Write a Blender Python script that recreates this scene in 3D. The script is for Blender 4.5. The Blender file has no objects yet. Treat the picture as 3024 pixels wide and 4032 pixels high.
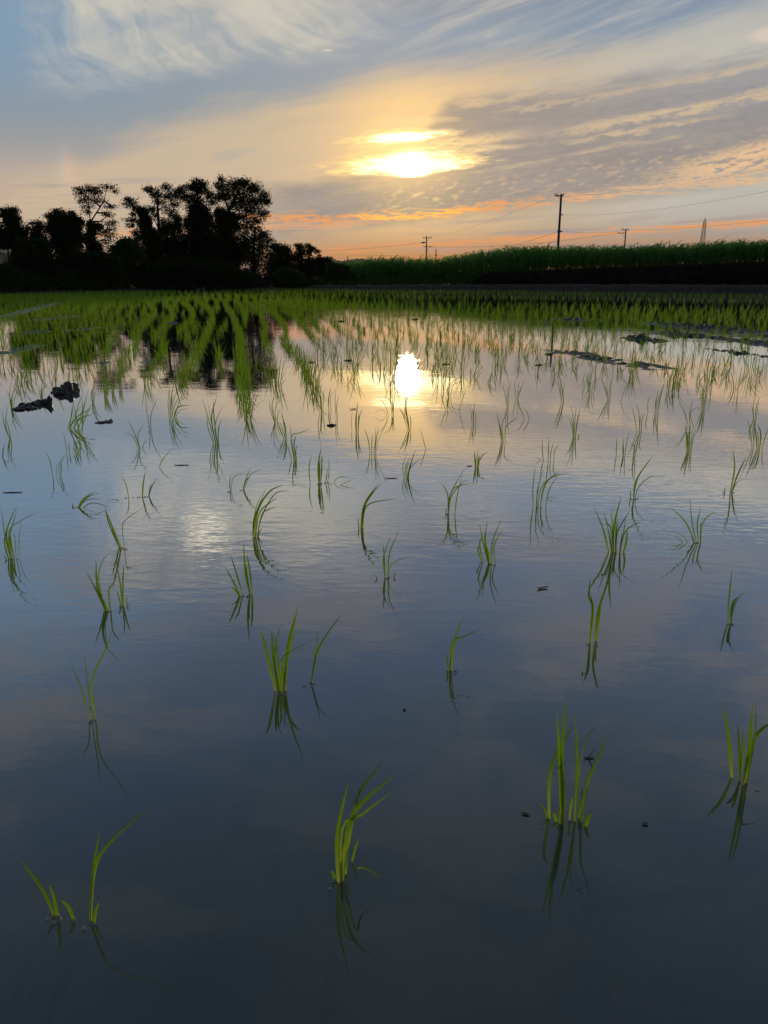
import bpy, math, random
import numpy as np
from mathutils import Vector, noise as mnoise

random.seed(11)
rng = np.random.default_rng(11)
SC = bpy.context.scene
COL = SC.collection

# ------------------------------------------------------------------ camera
H = 0.75                      # eye height over the water
F = 3028.0                    # focal length in photo pixels (3024 x 4032)
PITCH = math.radians(17.0)
cam_d = bpy.data.cameras.new('camera')
cam = bpy.data.objects.new('camera', cam_d)
COL.objects.link(cam)
cam.location = (0, 0, H)
cam.rotation_euler = (math.radians(90) - PITCH, 0, 0)
cam_d.sensor_fit = 'VERTICAL'
cam_d.sensor_height = 36.0
cam_d.lens = F / 4032 * 36.0
cam_d.clip_start = 0.02
cam_d.clip_end = 20000
SC.camera = cam


def ray(x, y):
    u = (x - 1512) / F
    v = (2016 - y) / F
    return np.array((u, math.cos(PITCH) + v * math.sin(PITCH), -math.sin(PITCH) + v * math.cos(PITCH)))


def gp(x, y, z=0.0):           # photo pixel -> point on the level plane z
    r = ray(x, y)
    return np.array((0, 0, H)) + r * ((z - H) / r[2])


def at(x, y, Y):               # photo pixel -> point at depth Y
    r = ray(x, y)
    return np.array((0, 0, H)) + r * (Y / r[1])


def pix(p):                    # point -> photo pixel
    x, y, z = p[0], p[1], p[2] - H
    d = y * math.cos(PITCH) - z * math.sin(PITCH)
    w = y * math.sin(PITCH) + z * math.cos(PITCH)
    return 1512 + F * x / d, 2016 - F * w / d


SUN_AZ, SUN_EL = 1.75, 6.95    # degrees

# ------------------------------------------------------------------ node expressions
class G:
    """Small helper that writes node math."""
    def __init__(self, nt):
        self.nt = nt

    def put(self, sock, v):
        if hasattr(v, 'is_linked') or isinstance(v, bpy.types.NodeSocket):
            self.nt.links.new(v, sock)
        elif isinstance(v, (tuple, list)):
            sock.default_value = tuple(v) + ((1.0,) if len(v) == 3 and len(sock.default_value) == 4 else ())
        else:
            sock.default_value = v

    def m(self, op, a, b=0.0, c=0.0):
        n = self.nt.nodes.new('ShaderNodeMath')
        n.operation = op
        self.put(n.inputs[0], a)
        self.put(n.inputs[1], b)
        self.put(n.inputs[2], c)
        return n.outputs[0]

    def add(self, a, b): return self.m('ADD', a, b)
    def sub(self, a, b): return self.m('SUBTRACT', a, b)
    def mul(self, a, b): return self.m('MULTIPLY', a, b)
    def mad(self, a, b, c): return self.m('MULTIPLY_ADD', a, b, c)

    def mulall(self, *a):
        r = a[0]
        for x in a[1:]:
            r = self.mul(r, x)
        return r

    def ss(self, x, a, b, lo=0.0, hi=1.0):
        """smoothstep of x from a to b (a may exceed b)"""
        n = self.nt.nodes.new('ShaderNodeMapRange')
        n.interpolation_type = 'SMOOTHSTEP'
        if not hasattr(a, 'is_linked') and not hasattr(b, 'is_linked') and a > b:
            a, b, lo, hi = b, a, hi, lo
        self.put(n.inputs['Value'], x)
        self.put(n.inputs['From Min'], a)
        self.put(n.inputs['From Max'], b)
        self.put(n.inputs['To Min'], lo)
        self.put(n.inputs['To Max'], hi)
        return n.outputs['Result']

    def vec(self, x, y, z=0.0):
        n = self.nt.nodes.new('ShaderNodeCombineXYZ')
        for i, v in enumerate((x, y, z)):
            self.put(n.inputs[i], v)
        return n.outputs[0]

    def noise(self, v, scale=1.0, detail=4.0, rough=0.55, dist=0.0):
        n = self.nt.nodes.new('ShaderNodeTexNoise')
        self.put(n.inputs['Vector'], v)
        n.inputs['Scale'].default_value = scale
        n.inputs['Detail'].default_value = detail
        n.inputs['Roughness'].default_value = rough
        n.inputs['Distortion'].default_value = dist
        return n.outputs['Fac']

    def mix(self, a, b, f):
        n = self.nt.nodes.new('ShaderNodeMix')
        n.data_type = 'RGBA'
        n.clamp_factor = True
        self.put(n.inputs[0], f)
        self.put(n.inputs[6], a)
        self.put(n.inputs[7], b)
        return n.outputs[2]

    def addc(self, a, b, f):
        n = self.nt.nodes.new('ShaderNodeMix')
        n.data_type = 'RGBA'
        n.blend_type = 'ADD'
        n.clamp_factor = False
        self.put(n.inputs[0], f)
        self.put(n.inputs[6], a)
        self.put(n.inputs[7], b)
        return n.outputs[2]

    def ramp(self, f, stops):
        n = self.nt.nodes.new('ShaderNodeValToRGB')
        self.put(n.inputs[0], f)
        e = n.color_ramp.elements
        while len(e) < len(stops):
            e.new(0.5)
        for i, (p, c) in enumerate(stops):
            e[i].position = p
            e[i].color = tuple(c) + (1.0,) if len(c) == 3 else c
        return n.outputs[0]


# ------------------------------------------------------------------ world: evening sky
def build_world():
    w = bpy.data.worlds.new('World')
    SC.world = w
    w.use_nodes = True
    nt = w.node_tree
    nt.nodes.clear()
    g = G(nt)
    out = nt.nodes.new('ShaderNodeOutputWorld')
    bg = nt.nodes.new('ShaderNodeBackground')
    bg.inputs['Strength'].default_value = 0.1
    nt.links.new(bg.outputs[0], out.inputs[0])
    sky = nt.nodes.new('ShaderNodeTexSky')
    sky.sky_type = 'NISHITA'
    sky.sun_disc = False
    sky.sun_elevation = math.radians(SUN_EL)
    sky.sun_rotation = math.radians(SUN_AZ)
    sky.air_density = 1.2
    sky.dust_density = 2.0
    tc = nt.nodes.new('ShaderNodeTexCoord')
    sp = nt.nodes.new('ShaderNodeSeparateXYZ')
    nt.links.new(tc.outputs['Generated'], sp.inputs[0])
    dx, dy, dz = sp.outputs
    deg = 180 / math.pi
    u = g.mul(g.m('ARCTAN2', dx, dy), deg)
    v = g.mul(g.m('ARCSINE', g.m('MINIMUM', g.m('MAXIMUM', dz, -1.0), 1.0)), deg)
    front = g.ss(g.m('ABSOLUTE', u), 95, 55)
    # gentle warps
    wn = g.sub(g.noise(g.vec(g.mul(u, .09), g.mul(v, .22), 3.1), 1.0, 3), .5)
    wn2 = g.sub(g.noise(g.vec(g.mul(u, .35), g.mul(v, 1.1), 7.7), 1.0, 4, .6), .5)
    du = g.sub(u, SUN_AZ)
    dv = g.sub(v, SUN_EL)
    d = g.m('SQRT', g.add(g.mul(du, du), g.mul(dv, dv)))
    near = g.m('EXPONENT', g.mul(d, -1 / 7.5))          # 1 at the sun
    q = g.mad(u, -.11, v)                                # height across the cloud streets

    # clear evening air
    f = g.m('DIVIDE', g.add(v, 2.0), 92.0)
    P = lambda el: (el + 2.0) / 92.0
    C = g.ramp(f, [(P(-2), (.50, .24, .11)), (P(0), (.56, .215, .062)), (P(1.6), (.46, .205, .09)), (P(3.2), (.305, .215, .168)),
                   (P(6), (.38, .36, .35)), (P(10), (.255, .31, .36)), (P(15), (.205, .29, .40)), (P(24), (.155, .215, .32)),
                   (P(40), (.085, .125, .165)), (P(60), (.06, .095, .115)), (P(90), (.04, .06, .075))])
    nis = nt.nodes.new('ShaderNodeMix')
    nis.data_type = 'RGBA'
    nis.inputs[0].default_value = .03
    nt.links.new(C, nis.inputs[6])
    sc = nt.nodes.new('ShaderNodeVectorMath')
    sc.operation = 'SCALE'
    nt.links.new(sky.outputs[0], sc.inputs[0])
    sc.inputs[3].default_value = .1
    nt.links.new(sc.outputs[0], nis.inputs[7])
    C = nis.outputs[2]

    # bluer to the upper left
    C = g.mix(C, (.22, .345, .475), g.mulall(g.ss(u, -10, -24), g.ss(v, 8, 14), g.ss(v, 32, 20), .75))
    # pale warm band low on the left
    C = g.mix(C, (.62, .45, .34), g.mulall(g.ss(u, 0, -14), g.ss(v, 8.5, 4.5), .8))

    # high clouds overhead (met in the water's reflection)
    pz = g.add(dz, .12)
    px = g.m('DIVIDE', dx, pz)
    py = g.m('DIVIDE', dy, pz)
    hn = g.noise(g.vec(g.mul(px, 2.4), g.mul(py, 4.2), 1.7), 1.0, 7, .62, .35)
    hn2 = g.noise(g.vec(g.mul(px, .8), g.mul(py, 1.2), 5.7), 1.0, 3, .5, .4)
    C = g.mix(C, g.mix((.275, .275, .305), (.125, .150, .165), g.ss(v, 22, 46)),
              g.mulall(g.ss(hn, .43, .60), g.ss(v, 14.5, 19), .9))
    C = g.mix(C, g.mix((.13, .20, .33), (.055, .085, .12), g.ss(v, 24, 50)), g.mulall(g.ss(hn2, .48, .64), g.ss(v, 16, 22), .75))
    e = g.m('SQRT', g.add(g.m('POWER', g.m('DIVIDE', g.add(u, 13.6), 2.0), 2.0),
                          g.m('POWER', g.m('DIVIDE', g.sub(v, 18.1), 1.15), 2.0)))
    C = g.mix(C, (1.8, 1.62, 1.22), g.mulall(g.ss(g.add(g.mul(wn2, 1.2), g.mad(g.sub(hn, .5), 1.2, e)), 1.35, .35), .95))
    e = g.m('SQRT', g.add(g.m('POWER', g.m('DIVIDE', g.add(u, 9.5), 4.5), 2.0),
                          g.m('POWER', g.m('DIVIDE', g.sub(v, 16.6), 1.8), 2.0)))
    C = g.mix(C, (.60, .56, .48), g.mulall(g.ss(g.mad(wn2, .9, e), 1.3, .2), .7))

    # broad cream veil, its upper edge climbing to the right
    ul = g.m('MINIMUM', u, 0.0)
    edge = g.add(g.mad(u, .12, 12.9), g.mul(g.mul(ul, ul), -.007))
    fib = g.noise(g.vec(g.mul(g.mad(v, .9, u), .10), g.mul(g.mad(u, -.20, v), .75), 2.2), 1.0, 5, .6, .3)
    vd = g.add(g.sub(v, edge), g.mad(wn, 1.2, g.mul(g.sub(fib, .5), 3.4)))
    veilc = g.mix((.63, .49, .335), (1.0, .64, .27), g.ss(near, .18, .75))
    veilc = g.mix(veilc, (.56, .53, .46), g.ss(u, 8, 22))
    C = g.mix(C, veilc, g.mulall(g.ss(vd, .5, -1.9), g.mad(fib, .7, .55), g.ss(v, 1.0, 4.5), front))

    # wispy cirrus, upper left
    cu = g.add(u, g.mul(wn, 5))
    cv = g.add(v, g.mul(wn, 1.6))
    fa = g.add(g.add(g.mul(cu, .60), g.mul(cv, -.80)), 22.5)
    fb = g.add(g.mul(cu, .80), g.mul(cv, .60))
    fa2 = fa
    fn = g.noise(g.vec(g.mul(fa2, .16), g.mul(g.mad(g.mul(fa, fa), -.038, fb), .52), 4.4), 1.0, 7, .62, .7)
    fn2 = g.noise(g.vec(g.mul(cu, .14), g.mul(g.mad(cu, -.22, cv), .5), 8.4), 1.0, 4, .55)
    cl_ = g.add(g.sub(v, g.mad(u, .17, 14.1)), g.mad(wn2, 1.6, g.mul(wn, 2.0)))
    mk = g.mulall(g.ss(cl_, -.5, 1.3), g.ss(g.mad(wn2, 4.0, u), -23.5, -18.5), g.ss(u, 4, -5), g.ss(v, 24, 18))
    C = g.mix(C, (.62, .58, .49), g.mulall(mk, g.ss(g.add(fn, g.mul(fn2, .5)), .42, 1.0), .95, front))
    # thin streaks, upper right
    sn = g.noise(g.vec(g.mul(g.mad(v, .3, u), .09), g.mul(g.mad(u, -.27, v), .75), 6.6), 1.0, 6, .62, .4)
    C = g.mix(C, (.52, .50, .46), g.mulall(g.ss(u, -4, 6), g.ss(v, 10.5, 12.5), g.ss(v, 21, 16), g.ss(sn, .44, .72), .75, front))
    # blue-grey band under the veil's edge at the right
    # grey deck of cloud streets
    top = g.sub(g.ss(u, .5, 5.0, 6.75, 10.9), g.mul(g.m('MAXIMUM', g.sub(u, 4.0), 0.0), .05))
    tn = g.noise(g.vec(g.mul(u, .32), g.mul(q, 1.5), 9.3), 1.0, 6, .62, .25)
    tn1 = g.noise(g.vec(g.mul(u, .11), g.mul(q, .8), 3.9), 1.0, 4, .55, .2)
    qt = g.add(q, g.mad(g.sub(tn, .5), 1.5, g.mul(g.sub(tn1, .5), 2.0)))
    qq = g.sub(qt, top)
    deck = g.mulall(g.ss(qq, .75, -.9), g.ss(qt, 2.6, 4.3), g.ss(u, -15, -4), front)
    deckc = g.mix((.31, .275, .262), (.28, .29, .325), g.mul(g.ss(u, 6, 24), g.ss(v, 7, 12)))
    deckc = g.mix(deckc, (.42, .32, .22), g.ss(near, .35, .9))
    dr = g.noise(g.vec(g.mul(g.mad(v, .5, u), .9), g.mul(q, 4.2), 21.0), 1.0, 6, .68, .3)
    deckc = g.mix(g.mix(deckc, (.24, .22, .235), .22), g.mix(deckc, (.52, .45, .36), .26), g.ss(g.mad(tn1, .55, g.mul(dr, .45)), .36, .62))
    C = g.mix(C, deckc, g.mul(deck, .93))
    # cream streaks and holes in the deck
    st = g.noise(g.vec(g.mul(u, .075), g.mul(g.mad(u, -.03, q), .95), 12.5), 1.0, 3, .5, .25)
    stf = g.noise(g.vec(g.mul(u, .7), g.mul(q, 2.6), 1.5), 1.0, 5, .65)
    sv = g.mad(stf, .30, g.mul(st, .85))
    crm = g.mix((.70, .52, .33), (1.05, .72, .32), g.ss(near, .25, .7))
    C = g.mix(C, crm, g.mulall(g.ss(sv, .64, .80), g.ss(qq, 1.2, -.6), g.ss(q, 4.8, 6.0), g.ss(u, 1, 7), .85, front))
    for (qc, wq, ua, ub, uc, ud_, k) in ((7.85, .42, 9, 14, 40, 32, .75), (7.2, .26, 11, 14, 24, 18, .75), (8.1, .5, 2, 4, 11, 7, .8), (9.55, .3, 7, 9, 30, 22, .5), (10.3, .35, 3.5, 6, 15, 9, .5)):
        dq = g.m('ABSOLUTE', g.sub(g.mad(g.sub(stf, .5), .9, g.mad(wn2, .6, q)), qc))
        C = g.mix(C, crm, g.mulall(g.ss(dq, wq, wq * .15), g.ss(u, ua, ub), g.ss(u, uc, ud_), g.ss(stf, .30, .56), k, front))
    # mottled patch at the lower right
    e = g.m('SQRT', g.add(g.m('POWER', g.m('DIVIDE', g.sub(u, 25.0), 9.0), 2.0),
                          g.m('POWER', g.m('DIVIDE', g.sub(g.mad(u, -.17, v), 3.0), 1.25), 2.0)))
    pn = g.noise(g.vec(g.mul(u, 1.1), g.mul(q, 3.6), 2.9), 1.0, 5, .62, .3)
    C = g.mix(C, (.88, .57, .32), g.mulall(g.ss(g.mad(g.sub(pn, .5), 1.7, e), 1.05, .45), g.ss(pn, .36, .56), .9, front))

    # low streaks lit from below
    stc = g.mix((.92, .38, .12), (1.4, .62, .07), g.ss(near, .42, .66))
    stc = g.mix(stc, (.78, .50, .29), g.ss(u, 8, 18))
    wob = g.mul(g.sub(g.noise(g.vec(g.mul(u, .16), 0.0, 4.2), 1.0, 3), .5), .9)
    u1 = g.sub(u, 1.0)
    b1 = g.m('ABSOLUTE', g.sub(g.sub(v, 4.08), g.add(g.mul(g.m('MAXIMUM', u1, 0.0), .085), g.mad(g.m('MINIMUM', u1, 0.0), .03, wob))))
    n1 = g.noise(g.vec(g.mul(u, .75), g.mul(v, 4.2), 5.1), 1.0, 5, .64, .3)
    n1b = g.noise(g.vec(g.mul(u, .22), g.mul(v, 3.4), 8.8), 1.0, 4, .6, .2)
    C = g.mix(C, stc, g.mulall(g.ss(g.mad(g.sub(n1, .5), 1.9, b1), .46, .20), g.ss(g.mad(n1, .6, g.mul(n1b, .4)), .42, .54), g.ss(u, -15, -10), .95, front))
    b2 = g.m('ABSOLUTE', g.sub(g.sub(v, 2.05), g.mad(g.sub(u, 1.0), .055, g.mul(wob, .6))))
    C = g.mix(C, (.88, .36, .13), g.mulall(g.ss(g.mad(g.sub(n1, .5), 1.3, b2), .34, .06), g.ss(n1b, .36, .55), .85, front))
    b3 = g.m('ABSOLUTE', g.sub(g.sub(v, 3.3), g.mad(g.sub(u, -8.0), .05, g.mul(wob, .5))))
    C = g.mix(C, (.78, .42, .22), g.mulall(g.ss(g.mad(g.sub(n1b, .5), 1.2, b3), .30, .04), g.ss(u, 2, -4), .8, front))
    # little puffs under the deck
    pf = g.noise(g.vec(g.mul(u, 1.3), g.mul(q, 3.4), 14.2), 1.0, 3, .5)
    C = g.mix(C, g.mix((.72, .48, .28), (1.0, .68, .28), g.ss(near, .4, .75)),
              g.mulall(g.ss(g.mad(dr, .4, g.mul(pf, .7)), .56, .72), g.ss(q, 3.9, 4.5), g.ss(q, 6.4, 5.2), g.ss(u, -3, 2), .6, front))
    # thin dusk bars low right
    lb = g.noise(g.vec(g.mul(u, .13), g.mul(g.mad(u, -.05, v), 2.2), 10.8), 1.0, 4, .55, .2)
    C = g.mix(C, (.42, .33, .32), g.mulall(g.ss(lb, .50, .66), g.ss(v, .8, 1.6), g.ss(v, 4.4, 3.2), g.ss(u, -2, 8), .75, front))
    C = g.mix(C, (.44, .36, .33), g.mulall(g.ss(lb, .48, .62), g.ss(v, 3.0, 4.0), g.ss(v, 7.0, 5.8), g.ss(u, -8, -13), .6, front))
    # faint grey wisps left of the sun
    C = g.mix(C, (.46, .42, .36), g.mulall(g.ss(fib, .54, .68), g.ss(v, 6.2, 7.0), g.ss(v, 9.0, 8.0), g.ss(u, -15, -11), g.ss(u, 0, -4), .6, front))

    # glow through thin cloud and the gap in front of the sun
    C = g.addc(C, (.85, .52, .14), g.mulall(g.m('EXPONENT', g.mul(g.mul(d, d), -1 / 9.0)), g.ss(v, 5.4, 7.0, .18, .38), front))
    C = g.addc(C, (.34, .21, .06), g.mulall(g.m('EXPONENT', g.mul(d, -1 / 6.0)), g.ss(v, 4.0, 7.0, .22, .5), front))
    gn = g.noise(g.vec(g.mul(u, .50), g.mul(g.mad(u, -.05, v), 3.0), 15.5), 1.0, 6, .66, .3)
    gm = g.mul(g.sub(gn, .5), 2.1)

    def gap(cu_, cv_, ru, rv, slope=0.05):
        a = g.m('DIVIDE', g.sub(u, cu_), ru)
        b = g.m('DIVIDE', g.sub(g.sub(v, cv_), g.mul(g.sub(u, cu_), slope)), rv)
        return g.add(g.m('SQRT', g.add(g.mul(a, a), g.mul(b, b))), gm)
    cut = g.ss(g.add(g.mad(g.m('MAXIMUM', g.sub(u, 3.0), 0.0), -.16, v), g.mul(wn2, .25)), 6.55, 6.8)
    for (a, b, ru, rv, col, k, ct) in ((1.7, 7.35, 5.2, 1.0, (1.5, 1.02, .36), 1.0, 1), (1.2, 8.95, 3.9, .62, (1.4, .95, .36), .9, 0),
                                       (1.2, 8.35, 2.3, .20, (1.3, .86, .33), .7, 0), (2.0, 9.9, 2.8, .28, (1.1, .78, .36), .6, 0),
                                       (6.2, 8.2, 4.0, .22, (.95, .68, .36), .55, 0)):
        m_ = g.mul(g.ss(gap(a, b, ru, rv), 1.25, .45), k)
        C = g.mix(C, col, g.mul(m_, cut) if ct else m_)
    core = g.mul(g.ss(gap(1.8, 7.3, 4.0, .85), 1.15, .3), cut)
    C = g.mix(C, (2.3, 1.9, 1.1), core)
    C = g.mix(C, (2.4, 2.0, 1.2), g.ss(gap(1.2, 8.98, 2.6, .38), 1.1, .35))
    C = g.addc(C, (15.0, 10.5, 4.6), g.mulall(g.m('EXPONENT', g.mul(g.mul(d, d), -1 / .45)), g.ss(v, 6.45, 6.75)))
    # mock sun
    pu = g.sub(u, -20.9)
    pv = g.sub(v, 6.6)
    pg = g.m('EXPONENT', g.sub(g.mul(g.mul(pu, pu), -1 / .35), g.mul(g.mul(pv, pv), 1 / 1.3)))
    C = g.addc(C, g.mix((.02, .05, .06), (.22, .07, .0), g.ss(pu, -.5, .5)), g.mul(pg, .75))
    # small bright lens clouds
    for (a, b, ru, rv) in ((-3.72, 13.95, .34, .07), (24.6, 13.6, 2.2, .5)):
        ea = g.m('DIVIDE', g.sub(u, a), ru)
        eb = g.m('DIVIDE', g.sub(v, b), rv)
        C = g.mix(C, (.74, .62, .50), g.mul(g.ss(g.add(g.m('SQRT', g.add(g.mul(ea, ea), g.mul(eb, eb))), g.mul(wn2, .8)), 1.2, .5), .75))

    # dimmer away from the sun; dark land under the horizon
    dim = g.ss(dy, .35, -.6, 1.0, .42)
    sc2 = nt.nodes.new('ShaderNodeVectorMath')
    sc2.operation = 'SCALE'
    nt.links.new(C, sc2.inputs[0])
    nt.links.new(dim, sc2.inputs[3])
    C = g.mix(sc2.outputs[0], (.04, .04, .035), g.ss(v, -.6, -1.6))
    fin = nt.nodes.new('ShaderNodeVectorMath')
    fin.operation = 'SCALE'
    nt.links.new(C, fin.inputs[0])
    fin.inputs[3].default_value = 10.0        # the Background works at strength 0.1
    nt.links.new(fin.outputs[0], bg.inputs[0])
    w.cycles.sampling_method = 'MANUAL'
    w.cycles.sample_map_resolution = 2048


build_world()

sun_d = bpy.data.lights.new('sun', 'SUN')
sun_d.energy = 0.8
sun_d.angle = math.radians(1.7)
sun_d.color = (1.0, .78, .48)
sun = bpy.data.objects.new('sun', sun_d)
COL.objects.link(sun)
sdir = Vector((math.sin(math.radians(SUN_AZ)) * math.cos(math.radians(SUN_EL)),
               math.cos(math.radians(SUN_AZ)) * math.cos(math.radians(SUN_EL)), math.sin(math.radians(SUN_EL))))
sun.rotation_euler = sdir.to_track_quat('Z', 'Y').to_euler()
sun.location = (2, 60, 8)

# ------------------------------------------------------------------ materials
def mat(name):
    m = bpy.data.materials.new(name)
    m.use_nodes = True
    m.node_tree.nodes.clear()
    o = m.node_tree.nodes.new('ShaderNodeOutputMaterial')
    return m, m.node_tree, G(m.node_tree), o


def bsdf(nt, g, col, rough, spec=.3, normal=None):
    p = nt.nodes.new('ShaderNodeBsdfPrincipled')
    g.put(p.inputs['Base Color'], col)
    g.put(p.inputs['Roughness'], rough)
    p.inputs['Specular IOR Level'].default_value = spec
    if normal is not None:
        nt.links.new(normal, p.inputs['Normal'])
    return p.outputs[0]


def bump(nt, g, height, dist, strength=1.0):
    b = nt.nodes.new('ShaderNodeBump')
    b.inputs['Strength'].default_value = strength
    b.inputs['Distance'].default_value = dist
    nt.links.new(height, b.inputs['Height'])
    return b.outputs[0]


def leaf_mat(name, c0, c1, trans, rough=.5, spec=.2, attr=None, root=None):
    m, nt, g, o = mat(name)
    geo = nt.nodes.new('ShaderNodeNewGeometry')
    tc = nt.nodes.new('ShaderNodeTexCoord')
    r = g.m('FRACT', g.add(geo.outputs['Random Per Island'], 0.0))
    col = g.mix(c0, c1, r)
    if attr:
        a = nt.nodes.new('ShaderNodeAttribute')
        a.attribute_name = attr
        col = g.mix(root, col, g.ss(a.outputs['Fac'], .02, .42))
        col = g.mix(col, (.20, .19, .05), g.mul(g.ss(a.outputs['Fac'], .88, 1.0), g.ss(r, .5, .9)))
    b = bsdf(nt, g, col, rough, spec)
    if trans > 0:
        t = nt.nodes.new('ShaderNodeBsdfTranslucent')
        hs = nt.nodes.new('ShaderNodeHueSaturation')
        hs.inputs['Saturation'].default_value = 1.15
        hs.inputs['Value'].default_value = 2.0
        g.put(hs.inputs['Color'], col)
        nt.links.new(hs.outputs[0], t.inputs[0])
        mx = nt.nodes.new('ShaderNodeMixShader')
        mx.inputs[0].default_value = trans
        nt.links.new(b, mx.inputs[1])
        nt.links.new(t.outputs[0], mx.inputs[2])
        b = mx.outputs[0]
    nt.links.new(b, o.inputs[0])
    return m


M_RICE = leaf_mat('rice_leaf', (.125, .225, .024), (.215, .315, .042), .52, .45, .35, 't', (.30, .34, .09))
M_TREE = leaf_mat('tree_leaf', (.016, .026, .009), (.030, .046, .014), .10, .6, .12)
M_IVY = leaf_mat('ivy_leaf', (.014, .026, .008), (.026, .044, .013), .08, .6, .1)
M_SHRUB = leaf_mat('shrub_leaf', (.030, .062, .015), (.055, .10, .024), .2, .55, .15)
M_CORN = leaf_mat('corn_leaf', (.075, .21, .055), (.135, .29, .075), .38, .5, .2)
M_GRASS = leaf_mat('grass_leaf', (.035, .075, .014), (.065, .115, .022), .2, .55, .15)
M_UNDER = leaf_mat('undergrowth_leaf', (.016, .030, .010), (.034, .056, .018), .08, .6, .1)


def simple(name, c0, c1, rough, scale, bd=0.0, spec=.3, detail=6):
    m, nt, g, o = mat(name)
    tc = nt.nodes.new('ShaderNodeTexCoord')
    n = g.noise(tc.outputs['Object'], scale, detail, .6)
    col = g.mix(c0, c1, g.ss(n, .35, .68))
    nb = bump(nt, g, g.noise(tc.outputs['Object'], scale * 2.3, 8, .65), bd) if bd else None
    nt.links.new(bsdf(nt, g, col, rough, spec, nb), o.inputs[0])
    return m


M_BARK = simple('bark', (.035, .026, .018), (.075, .058, .042), .9, 6.0, .03, .1)
M_POLE = simple('pole_concrete', (.11, .08, .065), (.17, .13, .10), .85, 4.0, .004, .15)
M_STEEL = simple('galvanised_steel', (.10, .085, .075), (.17, .14, .12), .6, 3.0, 0, .3)
M_WIRE = simple('cable', (.05, .042, .038), (.07, .06, .05), .7, 2.0, 0, .2)
M_CERAM = simple('insulator_glaze', (.10, .085, .08), (.14, .12, .11), .4, 9.0, 0, .4)
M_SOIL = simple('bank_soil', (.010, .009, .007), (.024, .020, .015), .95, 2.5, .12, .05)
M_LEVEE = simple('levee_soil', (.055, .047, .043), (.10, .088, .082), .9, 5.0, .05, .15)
M_LAND = simple('land', (.03, .04, .016), (.06, .065, .03), .95, .4, .1, .1)
M_HILL = simple('hill_woods', (.022, .03, .02), (.045, .055, .035), .95, .03, 4.0, .05)
M_MUD = simple('wet_mud', (.040, .035, .037), (.095, .085, .086), .36, 22.0, .012, .55)
M_DEBRIS = simple('dead_leaf', (.22, .14, .10), (.50, .40, .32), .6, 60.0, .001, .3)
M_WHITE = simple('white_plastic', (.62, .66, .66), (.80, .82, .82), .5, 8.0, .01, .4)
M_ROOF = simple('pale_roof', (.50, .41, .29), (.66, .55, .40), .55, 3.0, .004, .3)
M_HWALL = simple('house_wall', (.66, .58, .46), (.76, .69, .56), .8, 2.0, .004, .2)
M_DARK = simple('dark_opening', (.02, .02, .022), (.03, .03, .03), .3, 2.0, 0, .5)


def water_mat():
    m, nt, g, o = mat('paddy_water')
    geo = nt.nodes.new('ShaderNodeNewGeometry')
    sp = nt.nodes.new('ShaderNodeSeparateXYZ')
    nt.links.new(geo.outputs['Position'], sp.inputs[0])
    x, y, z = sp.outputs
    # wind ripples: crests lie across the view, finer and steeper further out; calm patches between
    calm = g.noise(g.vec(g.mul(x, .22), g.mul(y, .42), 2.0), 1.0, 3, .5)
    near = g.ss(y, .9, 2.4, .25, 1.0)
    amp = g.mulall(g.ss(calm, .36, .62, .45, 1.0), near, g.ss(y, 2.6, 4.2, 1.8, .42), g.ss(y, 7.5, 14.0, 1.0, 1.7))
    n1 = g.noise(g.vec(g.mul(x, 4.2), g.mul(y, 11.0), 1.0), 1.0, 2, .5, .25)
    n2 = g.noise(g.vec(g.mul(g.mad(y, .35, x), 15.0), g.mul(y, 32.0), 4.0), 1.0, 2, .5, .2)
    n3 = g.noise(g.vec(g.mul(x, 1.3), g.mul(y, 2.2), 7.0), 1.0, 2, .5)
    hgt = g.add(g.mul(g.add(g.mul(n1, .0007), g.mul(n2, .00048)), amp), g.mul(n3, .0011))
    nb = bump(nt, g, hgt, 1.0)
    mudn = g.noise(g.vec(g.mul(x, 1.6), g.mul(y, 1.6), 0.0), 1.0, 6, .62)
    mud = g.mix((.042, .066, .070), (.088, .100, .098), g.ss(mudn, .38, .66))
    df = nt.nodes.new('ShaderNodeBsdfDiffuse')
    g.put(df.inputs[0], mud)
    gl = nt.nodes.new('ShaderNodeBsdfGlossy')
    gl.inputs['Color'].default_value = (.96, .97, 1.0, 1)
    gl.inputs['Roughness'].default_value = .012
    nt.links.new(nb, gl.inputs['Normal'])
    fr = nt.nodes.new('ShaderNodeFresnel')
    fr.inputs['IOR'].default_value = 1.33
    nt.links.new(nb, fr.inputs['Normal'])
    fac = g.ramp(fr.outputs[0], [(0.0, (.10,) * 3), (.021, (.12,) * 3), (.03, (.175,) * 3), (.06, (.34,) * 3), (.13, (.56,) * 3), (.2, (.68,) * 3), (.4, (.83,) * 3), (1.0, (1.0,) * 3)])
    mx = nt.nodes.new('ShaderNodeMixShader')
    nt.links.new(fac, mx.inputs[0])
    nt.links.new(df.outputs[0], mx.inputs[1])
    nt.links.new(gl.outputs[0], mx.inputs[2])
    nt.links.new(mx.outputs[0], o.inputs[0])
    return m


M_WATER = water_mat()

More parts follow.
